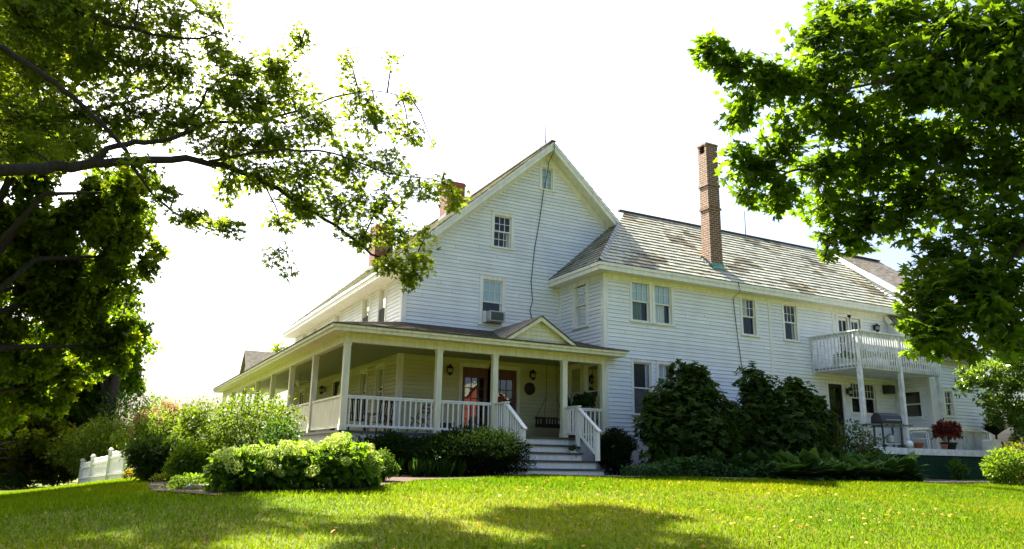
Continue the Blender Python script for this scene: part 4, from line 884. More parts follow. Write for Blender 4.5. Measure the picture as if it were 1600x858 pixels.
for p, h in ((P0, 1.1), (P1, 1.3), (P2, 1.25), (P3, 1.15), (P4, 1.1)): fpost(p, h)
fpanel(P0, P1, 1.05, .09, .10); fpanel(P1, P2, 1.2, .008); fpanel(P2, P3, 1.08, .008); fpanel(P3, P4, 1.0, .005)
# ------------------------------------------------------------------ red barn across the yard (mirrored in the front door)
barn = thing('red_barn', (31, -24, 0), 'red wooden barn with a grey roof across the yard, mirrored in the porch doors', 'barn')
mb = MB(); z = ghf(31, -24)-1; bz = 5.2
mb.poly([(26, -20, z), (36, -20, z), (36, -20, bz), (31, -20, bz+3.4), (26, -20, bz)]); mb.poly([(26, -32, z), (36, -32, z), (36, -32, bz), (31, -32, bz+3.4), (26, -32, bz)])
mb.poly([(26, -32, z), (26, -20, z), (26, -20, bz), (26, -32, bz)]); mb.poly([(36, -32, z), (36, -20, z), (36, -20, bz), (36, -32, bz)]); mb.build('wall', M['barnred'], barn)
mb = MB(); mb.slab([(25.6, -32.4, bz-.25), (25.6, -19.6, bz-.25), (31, -19.6, bz+3.5), (31, -32.4, bz+3.5)], (0, 0, .15)); mb.slab([(36.4, -32.4, bz-.25), (36.4, -19.6, bz-.25), (31, -19.6, bz+3.5), (31, -32.4, bz+3.5)], (0, 0, .15)); mb.build('roof', M['slate'], barn)
mb = MB(); mb.box(29.4, 32.6, -19.97, -19.9, z, 3.6); mb.build('door', M['darkwood'], barn)
# ================================================================== shrubs and beds
def place(px, py, pw, d):
    c = at(px, py, d); fl = ghf(c[0], c[1]); return c[0], c[1], fl, c[2], pw*d/FPX/2
def shrub(name, spec, leafm, label, cat, n, size, templ=T_OVAL, tint=(1, 1, 1), group=None, yel=0., up=.6, nlobe=7, v=.25, shell=.45, depthf=.9, post=None):
    """spec: survey (photo x, top y, width, distance) of the shrub"""
    x, y, fl, top, r = place(*spec); h = top-fl; lb = LB(); st = MB()
    bushy(lb, (x, y, fl+h*.48), (r*.82, r*depthf*.82, h*.46), n//2, size, templ, tint, up, yel, shell, .15, fl, v)
    for k in range(nlobe):
        a = 2*math.pi*k/nlobe+random.random()*.6; q = .35+.3*random.random(); zz = fl+h*(.3+.5*random.random()); rr = r*(.34+.14*random.random())
        c = (x+math.cos(a)*r*q*1.25, y+math.sin(a)*r*q*1.25*depthf, min(zz, top-rr*.85))
        bushy(lb, c, (rr, rr, min(rr*.9, h*.3)), n//(2*nlobe), size, templ, tint, up, yel, shell, .2, fl, v)
        st.tube([(x+math.cos(a)*.1*r, y+math.sin(a)*.1*r, fl-.05), (x+math.cos(a)*r*.3, y+math.sin(a)*r*.3, fl+h*.35), c], [.022, .016, .006], 6)
    if post: post(lb, x, y, fl, h, r)
    return plant(name, lb, st, leafm, label, cat, (x, y, fl), group)
shrub('leafy_shrub', (398, 612, 165, 16.6), 'shrub', 'large rounded leafy shrub in front of the left side porch railing', 'shrub', 7500, .085, yel=.25, nlobe=9)
shrub('dark_shrub', (438, 652, 95, 15.4), 'rhodo', 'darker blue green shrub just behind the round flower heads, below the porch corner', 'shrub', 3000, .075, tint=(1.3, 1.5, 1.6))
shrub('tall_shrub', (318, 618, 90, 21), 'shrub', 'tall pale green shrub under the far tip of the porch roof', 'shrub', 6000, .09, yel=.3)
def plumes(lb, x, y, fl, h, r): pass
t = shrub('plumed_shrub', (262, 634, 120, 22), 'shrub', 'loose shrub with cream and pinkish plumes of bloom behind the fence end', 'shrub', 6000, .11, tint=(1.25, 1.25, .9), yel=.3)
x, y, fl, top, r = place(262, 634, 120, 22)
for k in range(34):
    a = random.random()*6.28; q = math.sqrt(random.random())*.95; zz = fl+(top-fl)*(.98-.45*q*q)-.1*random.random(); lb = LB(); c = np.array([x+math.cos(a)*r*q, y+math.sin(a)*r*q*.9-.1, zz])
    n = 75; s_ = RNG.random(n); d = rdir(n); P = c+np.stack([d[:, 0]*.075*(1-s_*.8), d[:, 1]*.075*(1-s_*.8), s_*.24], 1); lb.add(P, d+np.array([0, 0, .4]), rdir(n), .055, T_RHOMB, tints(n, (1, random.uniform(.8, 1.05), random.uniform(.7, 1)), .15)); lb.build('plume', M['plume'], t)
shrub('juniper', (262, 682, 100, 18.5), 'shrub', 'feathery grey green juniper left of the bright green shrub', 'shrub', 9000, .17, T_NEEDLE, (.62, .62, .9), up=.9)
shrub('bright_shrub', (303, 690, 85, 15.6), 'shrub', 'small bright green shrub at the left edge of the flower bed', 'shrub', 3600, .085, tint=(1.2, 1.25, .8), yel=.3)
shrub('low_perennial', (322, 740, 125, 12.9), 'shrub', 'low pale perennial spilling over the bed edge beside the flat stone', 'plant', 3600, .06, tint=(1.3, 1.3, 1.2), nlobe=9, depthf=.6)
shrub('edging_plant', (262, 738, 40, 17), 'shrub', 'small yellowish plant between the red flowers and the bright shrub', 'plant', 900, .06, tint=(1.5, 1.2, .8), yel=.5)
shrub('olive_shrub', (168, 640, 125, 40), 'shrub', 'olive green shrub rising behind the white fence', 'shrub', 8500, .15, tint=(1.25, 1.15, .8), yel=.5)
shrub('spreading_shrub', (222, 602, 150, 44), 'shrub', 'wide green shrub behind the plumed shrub, against the sky', 'shrub', 9500, .16, tint=(1.05, 1.15, 1.0), yel=.2)
shrub('brown_shrub', (98, 688, 75, 42), 'shrub', 'brownish drooping shrub left of the white fence', 'shrub', 3200, .12, tint=(1.15, .85, .8), yel=.3)
shrub('round_shrub', (20, 732, 78, 40), 'shrub', 'low rounded light green shrub at the far left lawn edge', 'shrub', 3200, .12, tint=(1.1, 1.15, .9))
for k, (px, lab, s_) in enumerate([(206, 'red flowered plant at the foot of the fence post', 26), (228, 'red flowered plant under the open fence pickets', 30), (249, 'red flowered plant below the feathery juniper', 24), (262, 'red flowered plant nearest the bright green shrub', 18)]):
    x, y, z = ground_at(px, 750, 21.5-k*.8); lb = LB(); r = s_*20/FPX/2; bushy(lb, (x, y, z+.16), (r, r, .17), 240, .09, T_OVAL, (1.4, 1.2, .6), yel=.4)
    t = plant('bedding_flower', lb, None, 'shrub', lab, 'flowers', (x, y, z), 'red flowers at the bed edge'); lb = LB(); n = 60; d = rdir(n); d[:, 2] = abs(d[:, 2]); lb.add(np.array([x, y, z+.16])+d*np.array([r, r, .2]), rdir(n), d, .07, T_BROAD, tints(n, (1, 1, 1), .3)); lb.build('blossom', M['redflower'], t)
# the big white-green hydrangea in front
hx, hy, hfl, _, _ = place(455, 700, 240, 12.9)
hyd = thing('hydrangea', (hx, hy, hfl), 'broad hydrangea covered in round lime green flower heads at the front of the bed', 'shrub')
lb = LB(); st = MB(); heads = []
for (px, py, pw, d) in [(362, 704, 70, 12.4), (405, 700, 85, 12.6), (452, 696, 90, 12.8), (500, 690, 95, 13.0), (545, 682, 85, 13.2), (570, 704, 45, 13.5), (470, 690, 90, 13.7), (530, 682, 80, 14.0), (400, 705, 60, 13.3)]:
    x, y, fl, top, r = place(px, py, pw, d); h = top-fl
    bushy(lb, (x, y, fl+h*.42), (r*.98, r*.95, h*.50), 620, .135, T_BROAD, (1, 1, 1), .8, .15, .35, .2, fl)
    for k in range(7): a = random.random()*6.28; st.tube([(x+.1*math.cos(a), y+.1*math.sin(a), fl), (x+r*.7*math.cos(a), y+r*.7*math.sin(a), fl+h*.85)], .008, 5)
    for k in range(7):
        a = random.uniform(2.7, 6.7); q = math.sqrt(random.random())*1.08; heads.append((x+r*.95*q*math.cos(a), y+r*q*math.sin(a)-.05, fl+h*(1.02-.62*q**2.2*random.uniform(.35, 1)-.04*random.random())))
lb.build('foliage', M['hydleaf'], hyd); st.build('stem', M['twig'], hyd)
HEAD = []
for v_ in range(3):
    l2 = LB(); n = 170; i = np.arange(n)+.5; ph = np.arccos(1-2*i/n); th = math.pi*(1+5**.5)*i; d = np.stack([np.cos(th)*np.sin(ph), np.sin(th)*np.sin(ph), np.cos(ph)], 1)
    rr = 1+.10*np.sin(d[:, 0]*4+v_)*np.sin(d[:, 1]*4)+.07*RNG.normal(size=n); l2.add(d*(.085*rr)[:, None]*np.array([1, 1, .8]), np.cross(d, rdir(n)), d+.4*RNG.normal(size=(n, 3)), .026, T_BROAD, tints(n, (1, 1, 1), .22)); HEAD.append(l2)
H0 = [h.build('flower_head', M['bloom'], hyd) for h in HEAD]
for k, p in enumerate(heads):
    o = H0[k] if k < 3 else H0[k % 3].copy()
    if k >= 3: link(o); o.parent = hyd; o.matrix_parent_inverse = Matrix.Translation(-Vector(hyd.location))
    s_ = random.uniform(1.0, 1.55); o.location = p; o.scale = (s_, s_, s_*.9); o.rotation_euler = (random.uniform(-.4, .4), random.uniform(-.4, .4), random.random()*6)
# flat stones edging the bed
def stone(px, py, d, sx, sy, sz, label):
    x, y, z = ground_at(px, py, d); mb = MB(); ring = []; n_ = 14; vs = []; fs = []
    for lv, (k, zz) in enumerate([(.96, -.05), (1, sz*.4), (.93, sz*.85), (.75, sz)]):
        for i in range(n_): a = 2*math.pi*i/n_; rr = k*(1+.13*math.sin(3*a+px)+.07*math.sin(5*a+lv*.3)); vs.append((x+sx*rr*math.cos(a), y+sy*rr*math.sin(a), z+zz+.012*math.sin(7*a+lv)))
    for l in range(3):
        for i in range(n_): fs.append((l*n_+i, l*n_+(i+1) % n_, (l+1)*n_+(i+1) % n_, (l+1)*n_+i))
    fs.append(tuple(range(3*n_, 4*n_))); mb.idx(vs, fs); tag(mb.build('edging_stone', M['stone'], None), label, 'stone', 'flat stones edging the bed')
stone(338, 780, 12.6, .48, .15, .10, 'long flat grey stone edging the bed left of the hydrangea')
stone(298, 778, 12.8, .15, .12, .06, 'small flat stone at the left end of the long edging stone')
# dark shrubs before the porch
shrub('yew_bush', (740, 660, 205, 18.9), 'yew', 'large rounded dark yew bush left of the porch steps', 'shrub', 26000, .09, T_NEEDLE, (.9, .95, .75), up=.7, nlobe=10, depthf=.75)
shrub('dark_bush', (618, 672, 135, 18.9), 'yew', 'loose dark bush below the porch railing beside the hydrangea', 'shrub', 7200, .08, T_OVAL, (.9, 1.0, .8))
shrub('shade_bush', (672, 680, 120, 18.6), 'yew', 'small dark bush between the loose dark bush and the rounded yew', 'shrub', 6600, .075, T_OVAL, (.8, .9, .75))
shrub('fine_leaved_shrub', (598, 702, 50, 14.6), 'shrub', 'fine leaved green shrub tucked behind the right end of the hydrangea', 'shrub', 2200, .055, tint=(.7, .8, .7))
x, y, z = ground_at(670, 752, 17.3); lb = LB()
for k in range(16): rosette(lb, (x+RNG.normal()*.33, y+RNG.normal()*.2, z-.02), 30, .36, .05, T_BLADE, 1.1, 0, (2.2, 2.6, 2))
plant('grass_clump', lb, None, 'yew', 'tufted clump of long green blades in front of the dark bushes', 'plant', (x, y, z))
shrub('spruce_mound', (962, 664, 66, 21.9), 'yew', 'dark mounded bush just right of the porch stair rail', 'shrub', 12000, .085, T_NEEDLE, (.8, .85, .8))
# rhododendrons
def whorls(name, spec, label, lobes, nw):
    x, y, fl, top, r = place(*spec); lb = LB(); st = MB(); h = top-fl
    for (ox, oy, oz, rr) in lobes:
        c = np.array([x+ox*r, y+oy*r, fl+oz*h]); R3 = np.array([rr*r, rr*r*.62, rr*r*.85]); n = int(nw*rr*rr*6); d = rdir(n); P = c+d*R3*(.55+.5*RNG.random((n, 1)))*(1+.16*np.sin(d[:, :1]*6+oz*9))
        P = P[P[:, 2] > fl+.1]; n = len(P); ax = unit(unit(P-c)*.7+np.array([0, 0, .8])+.35*RNG.normal(size=(n, 3))); b1 = unit(np.cross(ax, rdir(n))); b2 = np.cross(ax, b1)
        tw = tints(n, (1, 1, 1), .3, .5)
        for j in range(7):
            a = 2*math.pi*j/7+RNG.normal(size=(n, 1))*.25; T = (b1*np.cos(a)+b2*np.sin(a))+ax*(.15+.35*RNG.random((n, 1))); lb.add(P, T, ax+.2*RNG.normal(size=(n, 3)), .125*(.75+.5*RNG.random(n)), T_OVAL, tw*(.85+.3*RNG.random((n, 1))))
        st.tube([(x+ox*.3*r, y+oy*.3*r, fl), (x+ox*.7*r, y+oy*.7*r, fl+oz*h*.6), tuple(c)], [.035, .025, .01], 6)
    return plant(name, lb, st, 'rhodo', label, 'shrub', (x, y, fl), 'rhododendrons against the wing')
whorls('rhododendron', (1074, 562, 196, 22.9), 'large dark rhododendron in front of the ground floor window of the wing', [(0, 0, .45, .75), (-.45, -.1, .35, .5), (.5, .0, .35, .5), (.1, 0, .75, .42), (-.3, 0, .62, .40), (.45, .1, .62, .38), (.0, -.35, .3, .55), (.15, 0, .86, .26), (-.55, -.1, .2, .4), (.6, -.1, .2, .4), (.7, 0, .42, .40), (-.68, 0, .42, .38), (-.2, 0, .9, .16), (.8, 0, .60, .16), (-.75, 0, .62, .15)], 330)
whorls('rhododendron', (1216, 572, 205, 24.2), 'wide rhododendron with lit yellow green tips left of the balcony posts', [(0, 0, .42, .68), (-.5, 0, .35, .5), (.5, .05, .38, .45), (-.55, 0, .85, .28), (-.35, .0, .70, .38), (.2, 0, .68, .40), (.65, 0, .55, .33), (0, -.3, .3, .5), (-.5, 0, .60, .36), (.5, 0, .72, .25), (-.6, -.1, .2, .4), (.6, -.1, .2, .4), (-.75, 0, .45, .36), (.78, 0, .45, .36), (.3, 0, .84, .18), (.8, 0, .70, .16)], 330)
# ground cover, hostas, yucca, dry stalks
lb = LB(); P = []
n = 9500; u = RNG.random(n); x = 12.6+u*8.6; y = 16.55-.16*(x-12.6)+RNG.random(n)*1.0; x = np.where(y > 16.6, x, x); z = gh(x, y)+.02+.42*RNG.random(n)**1.3*(1-.3*np.sin(x*2.1))
lb.add(np.stack([x, y, z], 1), rdir(n)+np.array([0, 0, .2]), rdir(n)*.6+np.array([0, 0, 1]), .10*(.7+.5*RNG.random(n)), T_BROAD, tints(n, (.8, .9, .9), .25))
o = lb.build('ground_cover', M['hosta']); tag(o, 'low dark green ground cover along the front of the bed under the rhododendrons', 'ground cover', kind='stuff')
hl = LB(); rosette(hl, (0, 0, .02), 34, .40, .3, T_BROAD, .55, 0, (1, 1, 1)); rosette(hl, (0, 0, .08), 22, .36, .3, T_BROAD, .95, 0, (1.1, 1.1, 1)); rosette(hl, (0, 0, .0), 22, .36, .3, T_BROAD, .15, 0, (.9, .9, .9))
h0 = hl.build('hosta', M['hosta']); n_ = 0
for row, (xa, xb, ya, yb, k) in enumerate([(15.2, 19.0, 16.8, 16.4, 9), (16.3, 21.1, 15.45, 15.05, 11), (17.2, 22.0, 16.0, 15.8, 10), (18.0, 22.9, 16.6, 16.5, 9)]):
    for i in range(k):
        f_ = (i+.5)/k; x = xa+(xb-xa)*f_+random.uniform(-.12, .12); y = ya+(yb-ya)*f_+random.uniform(-.12, .12); o = h0 if n_ == 0 else h0.copy()
        if n_: link(o)
        s_ = random.uniform(1.2, 1.75); o.location = (x, y, ghf(x, y)+.03); o.scale = (s_, s_, s_*random.uniform(.9, 1.3)); o.rotation_euler = (random.uniform(-.12, .12), random.uniform(-.12, .12), random.random()*6); n_ += 1
        tag(o, 'broad leaved hosta growing in the shaded bed before the rhododendrons and terrace', 'hosta', 'hostas in the shaded bed')
x, y, z = ground_at(1052, 722, 21.0); lb = LB(); rosette(lb, (x, y, z+.1), 40, .72, .06, T_NEEDLE, 1.1, 0, (1.6, 1.8, 1.8)); rosette(lb, (x, y, z+.1), 30, .65, .06, T_NEEDLE, .6, 0, (1.3, 1.5, 1.5))
plant('yucca', lb, MB().tube([(x, y, z), (x, y, z+.2)], .05, 6), 'yew', 'upright sword leaved yucca at the front of the large rhododendron', 'plant', (x, y, z))
for k, (px, d, hh) in enumerate([(1278, 23.6, 1.65), (1312, 24.0, 1.65), (1346, 24.4, 1.4)]):
    x, y, z = ground_at(px, 725, d); lb = LB(); st = MB(); st.tint = (.85, 1.0, .6)
    for i in range(26):
        a = random.random()*6.28; q = random.random()*.42; bx, by = x+q*math.cos(a), y+q*math.sin(a)*.6; lx, ly = random.uniform(-.18, .18), random.uniform(-.12, .12); hz = hh*random.uniform(.6, 1.05)
        st.tube([(bx, by, z), (bx+lx*.4, by+ly*.4, z+hz*.6), (bx+lx, by+ly, z+hz)], [.008, .007, .003], 4)
        n = 12; s_ = .3+.7*RNG.random(n); P = np.stack([bx+lx*s_, by+ly*s_, z+hz*s_], 1); lb.add(P, rdir(n)+np.array([0, 0, .5]), rdir(n), .10*(.5+.8*RNG.random(n)), T_NEEDLE if i % 2 else T_OVAL, tints(n, (1, 1, .6) if i % 3 == 0 else (.4, .6, .2), .3))
    plant('dry_perennial', lb, st, 'straw', ['clump of dry seedy stalks nearest the rhododendron', 'middle clump of dry seedy stalks before the balcony posts', 'short clump of dry seedy stalks beside the gas grill'][k], 'plant', (x, y, z), 'dry stalks beside the terrace', stemmat='straw')
shrub('leafy_perennial', (1325, 652, 100, 24.6), 'rhodo', 'dull green leafy perennial behind the dry stalks', 'plant', 1800, .11, tint=(1.2, 1.1, .9), yel=.4)
shrub('small_shrub', (1494, 714, 30, 26.0), 'shrub', 'small shrub standing alone before the green lattice', 'shrub', 420, .11, tint=(1.0, 1.1, .9))
shrub('lime_shrub', (1562, 700, 66, 22.6), 'shrub', 'bright lime green low shrub at the right end of the terrace', 'shrub', 1900, .11, tint=(1.3, 1.3, .8), yel=.2)
shrub('ragged_shrub', (1600, 690, 70, 23.2), 'shrub', 'reddish tinged ragged plant at the right edge behind the lime shrub', 'shrub', 1700, .12, tint=(1.2, .9, .7), yel=.6)
# ================================================================== trees
def limb(st, pts, r0, r1, n=8):
    k = len(pts); P = [np.array(p) for p in pts]; Q = []
    for i in range(k-1):      # smooth the survey points
        p0, p1, p2, p3 = P[max(i-1, 0)], P[i], P[i+1], P[min(i+2, k-1)]
        for s_ in (0, .25, .5, .75): Q.append(.5*((2*p1)+(-p0+p2)*s_+(2*p0-5*p1+4*p2-p3)*s_**2+(-p0+3*p1-3*p2+p3)*s_**3)+RNG.normal(size=3)*.012)
    Q.append(P[-1]); st.tube(Q, list(np.linspace(r0, r1, len(Q))), n); return Q
def sprays(lb, tw, blobs, limbs, size, templ, tint, yel, dens, droop=.35):
    LP = np.array([p for l_ in limbs for p in l_])
    for (px, py, rx, ry, d, k) in blobs:
        c = at(px, py, d); k = int(k*dens); rr = np.array([rx*d/FPX, max(rx, ry)*d/FPX*1.1, ry*d/FPX])
        q = LP[np.argmin(np.linalg.norm(LP-c, axis=1))]; mid = (q+c)/2+np.array([0, 0, .1]); tw.tube([q, mid, c], [.014, .010, .006], 5)
        d3 = rdir(k); S = c+d3*rr*(RNG.random((k, 1))**.55)*(1+.12*RNG.normal(size=(k, 1)))
        for i in range(0, k, 2):
            b = c+(S[i]-c)*.15; tw.tube([b, (b+S[i])/2+np.array([0, 0, .03]), S[i]], [.005, .004, .002], 4)
        ax = unit(unit(S-q)+.6*RNG.normal(size=(k, 3))*np.array([1, 1, .5])+np.array([0, 0, -.1])); side = unit(np.cross(ax, np.array([0, 0, 1])+.4*RNG.normal(size=(k, 3)))); upv = np.cross(side, ax)
        base = tints(k, tint, .25, yel)
        for j, (al, sg) in enumerate([(0, 0), (.0, 1), (.0, -1), (-.09, 1), (-.09, -1), (-.18, 1), (-.18, -1)]):
            keep = RNG.random(k) < .9; P = S+ax*al+side*sg*.035; T = ax*(.9 if sg == 0 else .45)+side*sg*(.9+.3*RNG.random((k, 1)))+np.array([0, 0, -droop])*RNG.random((k, 1))*1.6+.18*RNG.normal(size=(k, 3))
            Nn = upv*.9+np.array([0, 0, .5])+.45*RNG.normal(size=(k, 3)); lb.add(P[keep], T[keep], Nn[keep], size*(.7+.5*RNG.random(keep.sum())), templ, (base*(.85+.3*RNG.random((k, 1))))[keep])
# --- near left maple (trunk outside the frame on the left)
tl = thing('maple_tree', (-5.2, 8.6, ghf(-5.2, 8.6)), 'near maple with deeply cut leaves reaching in from the left on a dark level bough', 'tree')
st = MB(); A = lambda *p: at(*p); hub = np.array([-5.0, 8.9, 4.3]); hub2 = np.array([-5.2, 9.0, 8.0])
st.tube([(-5.2, 8.6, ghf(-5.2, 8.6)-.2), (-5.25, 8.65, .9), (-5.1, 8.8, 2.4), hub, hub2, (-5, 9.3, 12)], [.55, .38, .33, .30, .22, .08], 12)
L1 = limb(st, [hub, A(-200, 285, 7.6), A(0, 267, 8.2), A(90, 262, 8.7), A(165, 254, 9.0), A(250, 249, 9.4), A(330, 254, 9.8), A(400, 278, 10), A(470, 318, 10.2), A(545, 368, 10.3), A(615, 415, 10.3), A(648, 432, 10.3)], .085, .005)
L2 = limb(st, [A(140, 256, 8.9), A(182, 229, 9.1), A(240, 222, 9.4), A(300, 205, 9.8), A(330, 192, 10), A(400, 190, 10.3), A(480, 165, 10.8), A(560, 145, 11), A(640, 150, 11.2)], .04, .006)
L3 = limb(st, [A(300, 205, 9.8), A(318, 150, 9.9), A(355, 118, 10), A(420, 112, 10.2), A(470, 70, 10.4)], .018, .004)
L4 = limb(st, [A(330, 254, 9.8), A(420, 235, 9.6), A(520, 240, 9.6), A(610, 270, 9.7), A(690, 285, 9.8)], .02, .005)
L5 = limb(st, [hub2, A(-120, 40, 8), A(0, 75, 8.4), A(70, 120, 8.7), A(130, 165, 8.9), A(185, 220, 9), A(215, 270, 9), A(250, 315, 9.1), A(310, 352, 9.2), A(390, 365, 9.4)], .05, .003)
L6 = limb(st, [hub2, A(-100, -40, 9.5), A(60, 0, 9.8), A(180, 40, 10), A(290, 60, 10.2), A(350, 45, 10.4)], .06, .006)
L7 = limb(st, [A(400, 278, 10), A(430, 320, 10.3), A(440, 370, 10.5), A(455, 420, 10.6)], .012, .003)
L8 = limb(st, [hub, A(-150, 180, 8.8), A(0, 190, 9.5), A(120, 180, 10), A(230, 150, 10.4), A(300, 110, 10.6)], .06, .006)
st.build('trunk', M['bark'], tl, True)
LL = [L1[6:], L2, L3, L4, L5[4:], L6[4:], L7, L8[5:]]
BL = [(30, 30, 85, 60, 9.5, 60), (110, 20, 85, 55, 10, 60), (200, 25, 80, 50, 10.4, 50), (275, 30, 45, 45, 10.6, 26), (50, 110, 90, 60, 9.8, 65), (140, 100, 85, 60, 10.2, 60), (225, 100, 75, 55, 10.4, 48), (40, 190, 80, 45, 9.4, 50), (130, 185, 80, 40, 9.6, 48), (210, 180, 75, 45, 9.9, 44), (280, 110, 50, 50, 10.4, 26), (290, 190, 55, 40, 10.0, 30), (20, 240, 60, 30, 9.0, 22), (110, 225, 70, 28, 9.2, 24),
      (330, 20, 30, 30, 10.8, 10), (345, 80, 40, 40, 10.5, 16), (385, 110, 50, 35, 10.4, 26), (350, 150, 50, 40, 10.2, 26), (430, 105, 35, 35, 10.5, 16), (465, 60, 22, 25, 10.6, 6), (480, 50, 15, 18, 10.7, 3), (400, 165, 55, 35, 10.2, 30), (450, 150, 50, 40, 10.6, 22), (360, 225, 55, 35, 9.9, 32), (430, 215, 60, 35, 10, 34), (500, 195, 55, 40, 10.4, 28), (560, 150, 35, 40, 11, 12), (615, 82, 12, 16, 11, 2), (540, 90, 12, 30, 10.9, 4), (585, 190, 40, 40, 10.8, 18), (635, 155, 24, 18, 11.1, 5), (640, 215, 35, 25, 10.9, 10), (675, 225, 10, 10, 11, 1),
      (410, 275, 55, 30, 10.0, 26), (475, 270, 60, 35, 10.1, 32), (545, 260, 55, 40, 10.3, 28), (605, 260, 45, 35, 10.4, 16), (470, 325, 45, 30, 10.2, 20), (540, 320, 55, 35, 10.3, 26), (600, 320, 45, 32, 10.3, 18), (655, 300, 35, 22, 10.2, 9), (695, 283, 18, 12, 9.9, 3), (570, 370, 45, 25, 10.3, 16), (630, 365, 38, 25, 10.3, 12), (665, 370, 18, 18, 10.3, 4), (610, 415, 35, 20, 10.3, 10), (655, 405, 28, 20, 10.3, 9), (640, 440, 14, 22, 10.3, 5), (715, 320, 18, 12, 9.9, 3), (355, 300, 25, 30, 10, 8), (355, 350, 40, 10, 9.4, 8), (300, 340, 40, 14, 9.2, 9), (260, 300, 25, 18, 9.1, 7), (425, 400, 18, 18, 10.5, 4), (455, 432, 12, 8, 10.6, 2), (430, 345, 25, 25, 10.3, 6), (220, 260, 30, 14, 9.1, 5),
      (-20, -150, 150, 70, 12.5, 110), (120, -180, 120, 60, 13.5, 90), (-60, -260, 150, 80, 13, 90), (60, -320, 140, 70, 14, 80), (-200, -120, 120, 90, 11.5, 80), (200, -210, 80, 45, 13.5, 40), (-120, 80, 130, 120, 9, 90), (60, -90, 150, 60, 10, 80), (230, -70, 110, 45, 10.6, 40), (-100, 230, 90, 60, 8.4, 40)]
lb = LB(); sprays(lb, st2 := MB(), BL, LL, .082, T_SILVER, (1, 1, 1), .35, 2.8)
lb.build('crown', M['silver'], tl); st2.build('twig', M['twig'], tl)
# --- near right maple (trunk outside the frame on the right)
tr_ = thing('maple_tree', (10.6, 3.4, ghf(10.6, 3.4)), 'near sugar maple with broad dark green leaves filling the upper right of the view', 'tree')
st = MB(); hub = np.array([10.3, 3.5, 4.2]); hub2 = np.array([10.2, 3.6, 6.6])
st.tube([(10.6, 3.4, ghf(10.6, 3.4)-.2), (10.55, 3.4, 1.2), (10.4, 3.45, 2.6), hub, hub2, (10, 4, 10)], [.5, .34, .3, .27, .2, .06], 12)
R1 = limb(st, [hub2, A(1760, -20, 6.4), A(1600, 22, 6.4), A(1530, 62, 6.5), A(1450, 95, 6.6), A(1370, 130, 6.7), A(1280, 140, 6.9), A(1180, 120, 7), A(1110, 85, 7)], .028, .003)
R2 = limb(st, [hub2, A(1750, 130, 6.8), A(1600, 185, 7), A(1480, 195, 7.2), A(1400, 225, 7.3), A(1310, 255, 7.3), A(1230, 270, 7.2), A(1170, 260, 7.1)], .04, .004)
R3 = limb(st, [hub, A(1740, 300, 6.2), A(1640, 350, 6.2), A(1550, 430, 6.3), A(1490, 490, 6.3), A(1450, 530, 6.3)], .035, .004)
R4 = limb(st, [hub2, A(1700, -150, 7), A(1550, -40, 7.2), A(1420, 10, 7.3), A(1330, 40, 7.3), A(1270, 50, 7.3)], .04, .004)
R5 = limb(st, [hub, A(1720, 220, 7.2), A(1600, 280, 7.4), A(1490, 310, 7.5), A(1400, 340, 7.5), A(1320, 370, 7.4)], .035, .004)
st.build('trunk', M['bark'], tr_, True)
BR = [(1105, 75, 30, 22, 7, 9), (1145, 105, 38, 30, 7, 14), (1195, 125, 42, 35, 7, 18), (1240, 130, 45, 45, 7.1, 22), (1160, 180, 32, 32, 7, 12), (1150, 235, 22, 18, 7.1, 6), (1185, 265, 38, 35, 7.1, 16), (1165, 310, 24, 20, 7.1, 6), (1215, 315, 42, 28, 7.2, 14), (1230, 220, 45, 40, 7.1, 18), (1285, 60, 35, 45, 7.2, 16), (1310, 20, 45, 30, 7.3, 14), (1290, 110, 45, 40, 7.1, 20), (1290, 180, 50, 45, 7.2, 24), (1350, 90, 60, 60, 7.1, 34), (1340, 180, 55, 50, 7.2, 28), (1280, 260, 50, 40, 7.3, 24), (1340, 270, 55, 45, 7.4, 28), (1290, 320, 50, 32, 7.4, 20), (1350, 340, 50, 32, 7.4, 22), (1300, 370, 26, 22, 7.4, 7), (1288, 400, 12, 14, 7.4, 3), (1350, 380, 30, 16, 7.4, 6), (1405, 350, 40, 30, 7.4, 14),
      (1410, 30, 70, 50, 7.2, 38), (1420, 120, 65, 60, 6.8, 38), (1410, 210, 60, 55, 7.2, 34), (1420, 290, 55, 50, 7.4, 28), (1500, 40, 80, 60, 6.7, 46), (1500, 140, 75, 65, 6.6, 46), (1490, 230, 70, 60, 7, 42), (1490, 320, 60, 55, 7.3, 34), (1580, 60, 70, 70, 6.4, 46), (1580, 170, 70, 70, 6.6, 46), (1570, 270, 65, 60, 6.9, 42), (1565, 360, 60, 55, 6.5, 36), (1455, 400, 45, 45, 6.9, 22), (1440, 455, 40, 38, 6.5, 18), (1510, 430, 55, 50, 6.4, 30), (1580, 450, 50, 55, 6.3, 28), (1480, 505, 45, 40, 6.3, 18), (1450, 540, 34, 22, 6.3, 8), (1540, 505, 45, 40, 6.3, 18), (1590, 520, 35, 35, 6.3, 12), (1515, 545, 25, 20, 6.3, 5), (1420, 500, 22, 18, 6.4, 4), (1575, 545, 28, 18, 6.2, 4),
      (1680, 100, 110, 130, 6.6, 90), (1680, 330, 90, 120, 6.4, 60), (1500, -80, 140, 60, 7.2, 70), (1650, -90, 120, 80, 6.8, 60)]
lb = LB(); sprays(lb, st2 := MB(), BR, [R1[5:], R2[5:], R3[5:], R4[8:], R5[5:]], .083, T_MAPLE, (.95, 1, .9), .3, 2.3)
lb.build('crown', M['maple'], tr_); st2.build('twig', M['twig'], tr_)
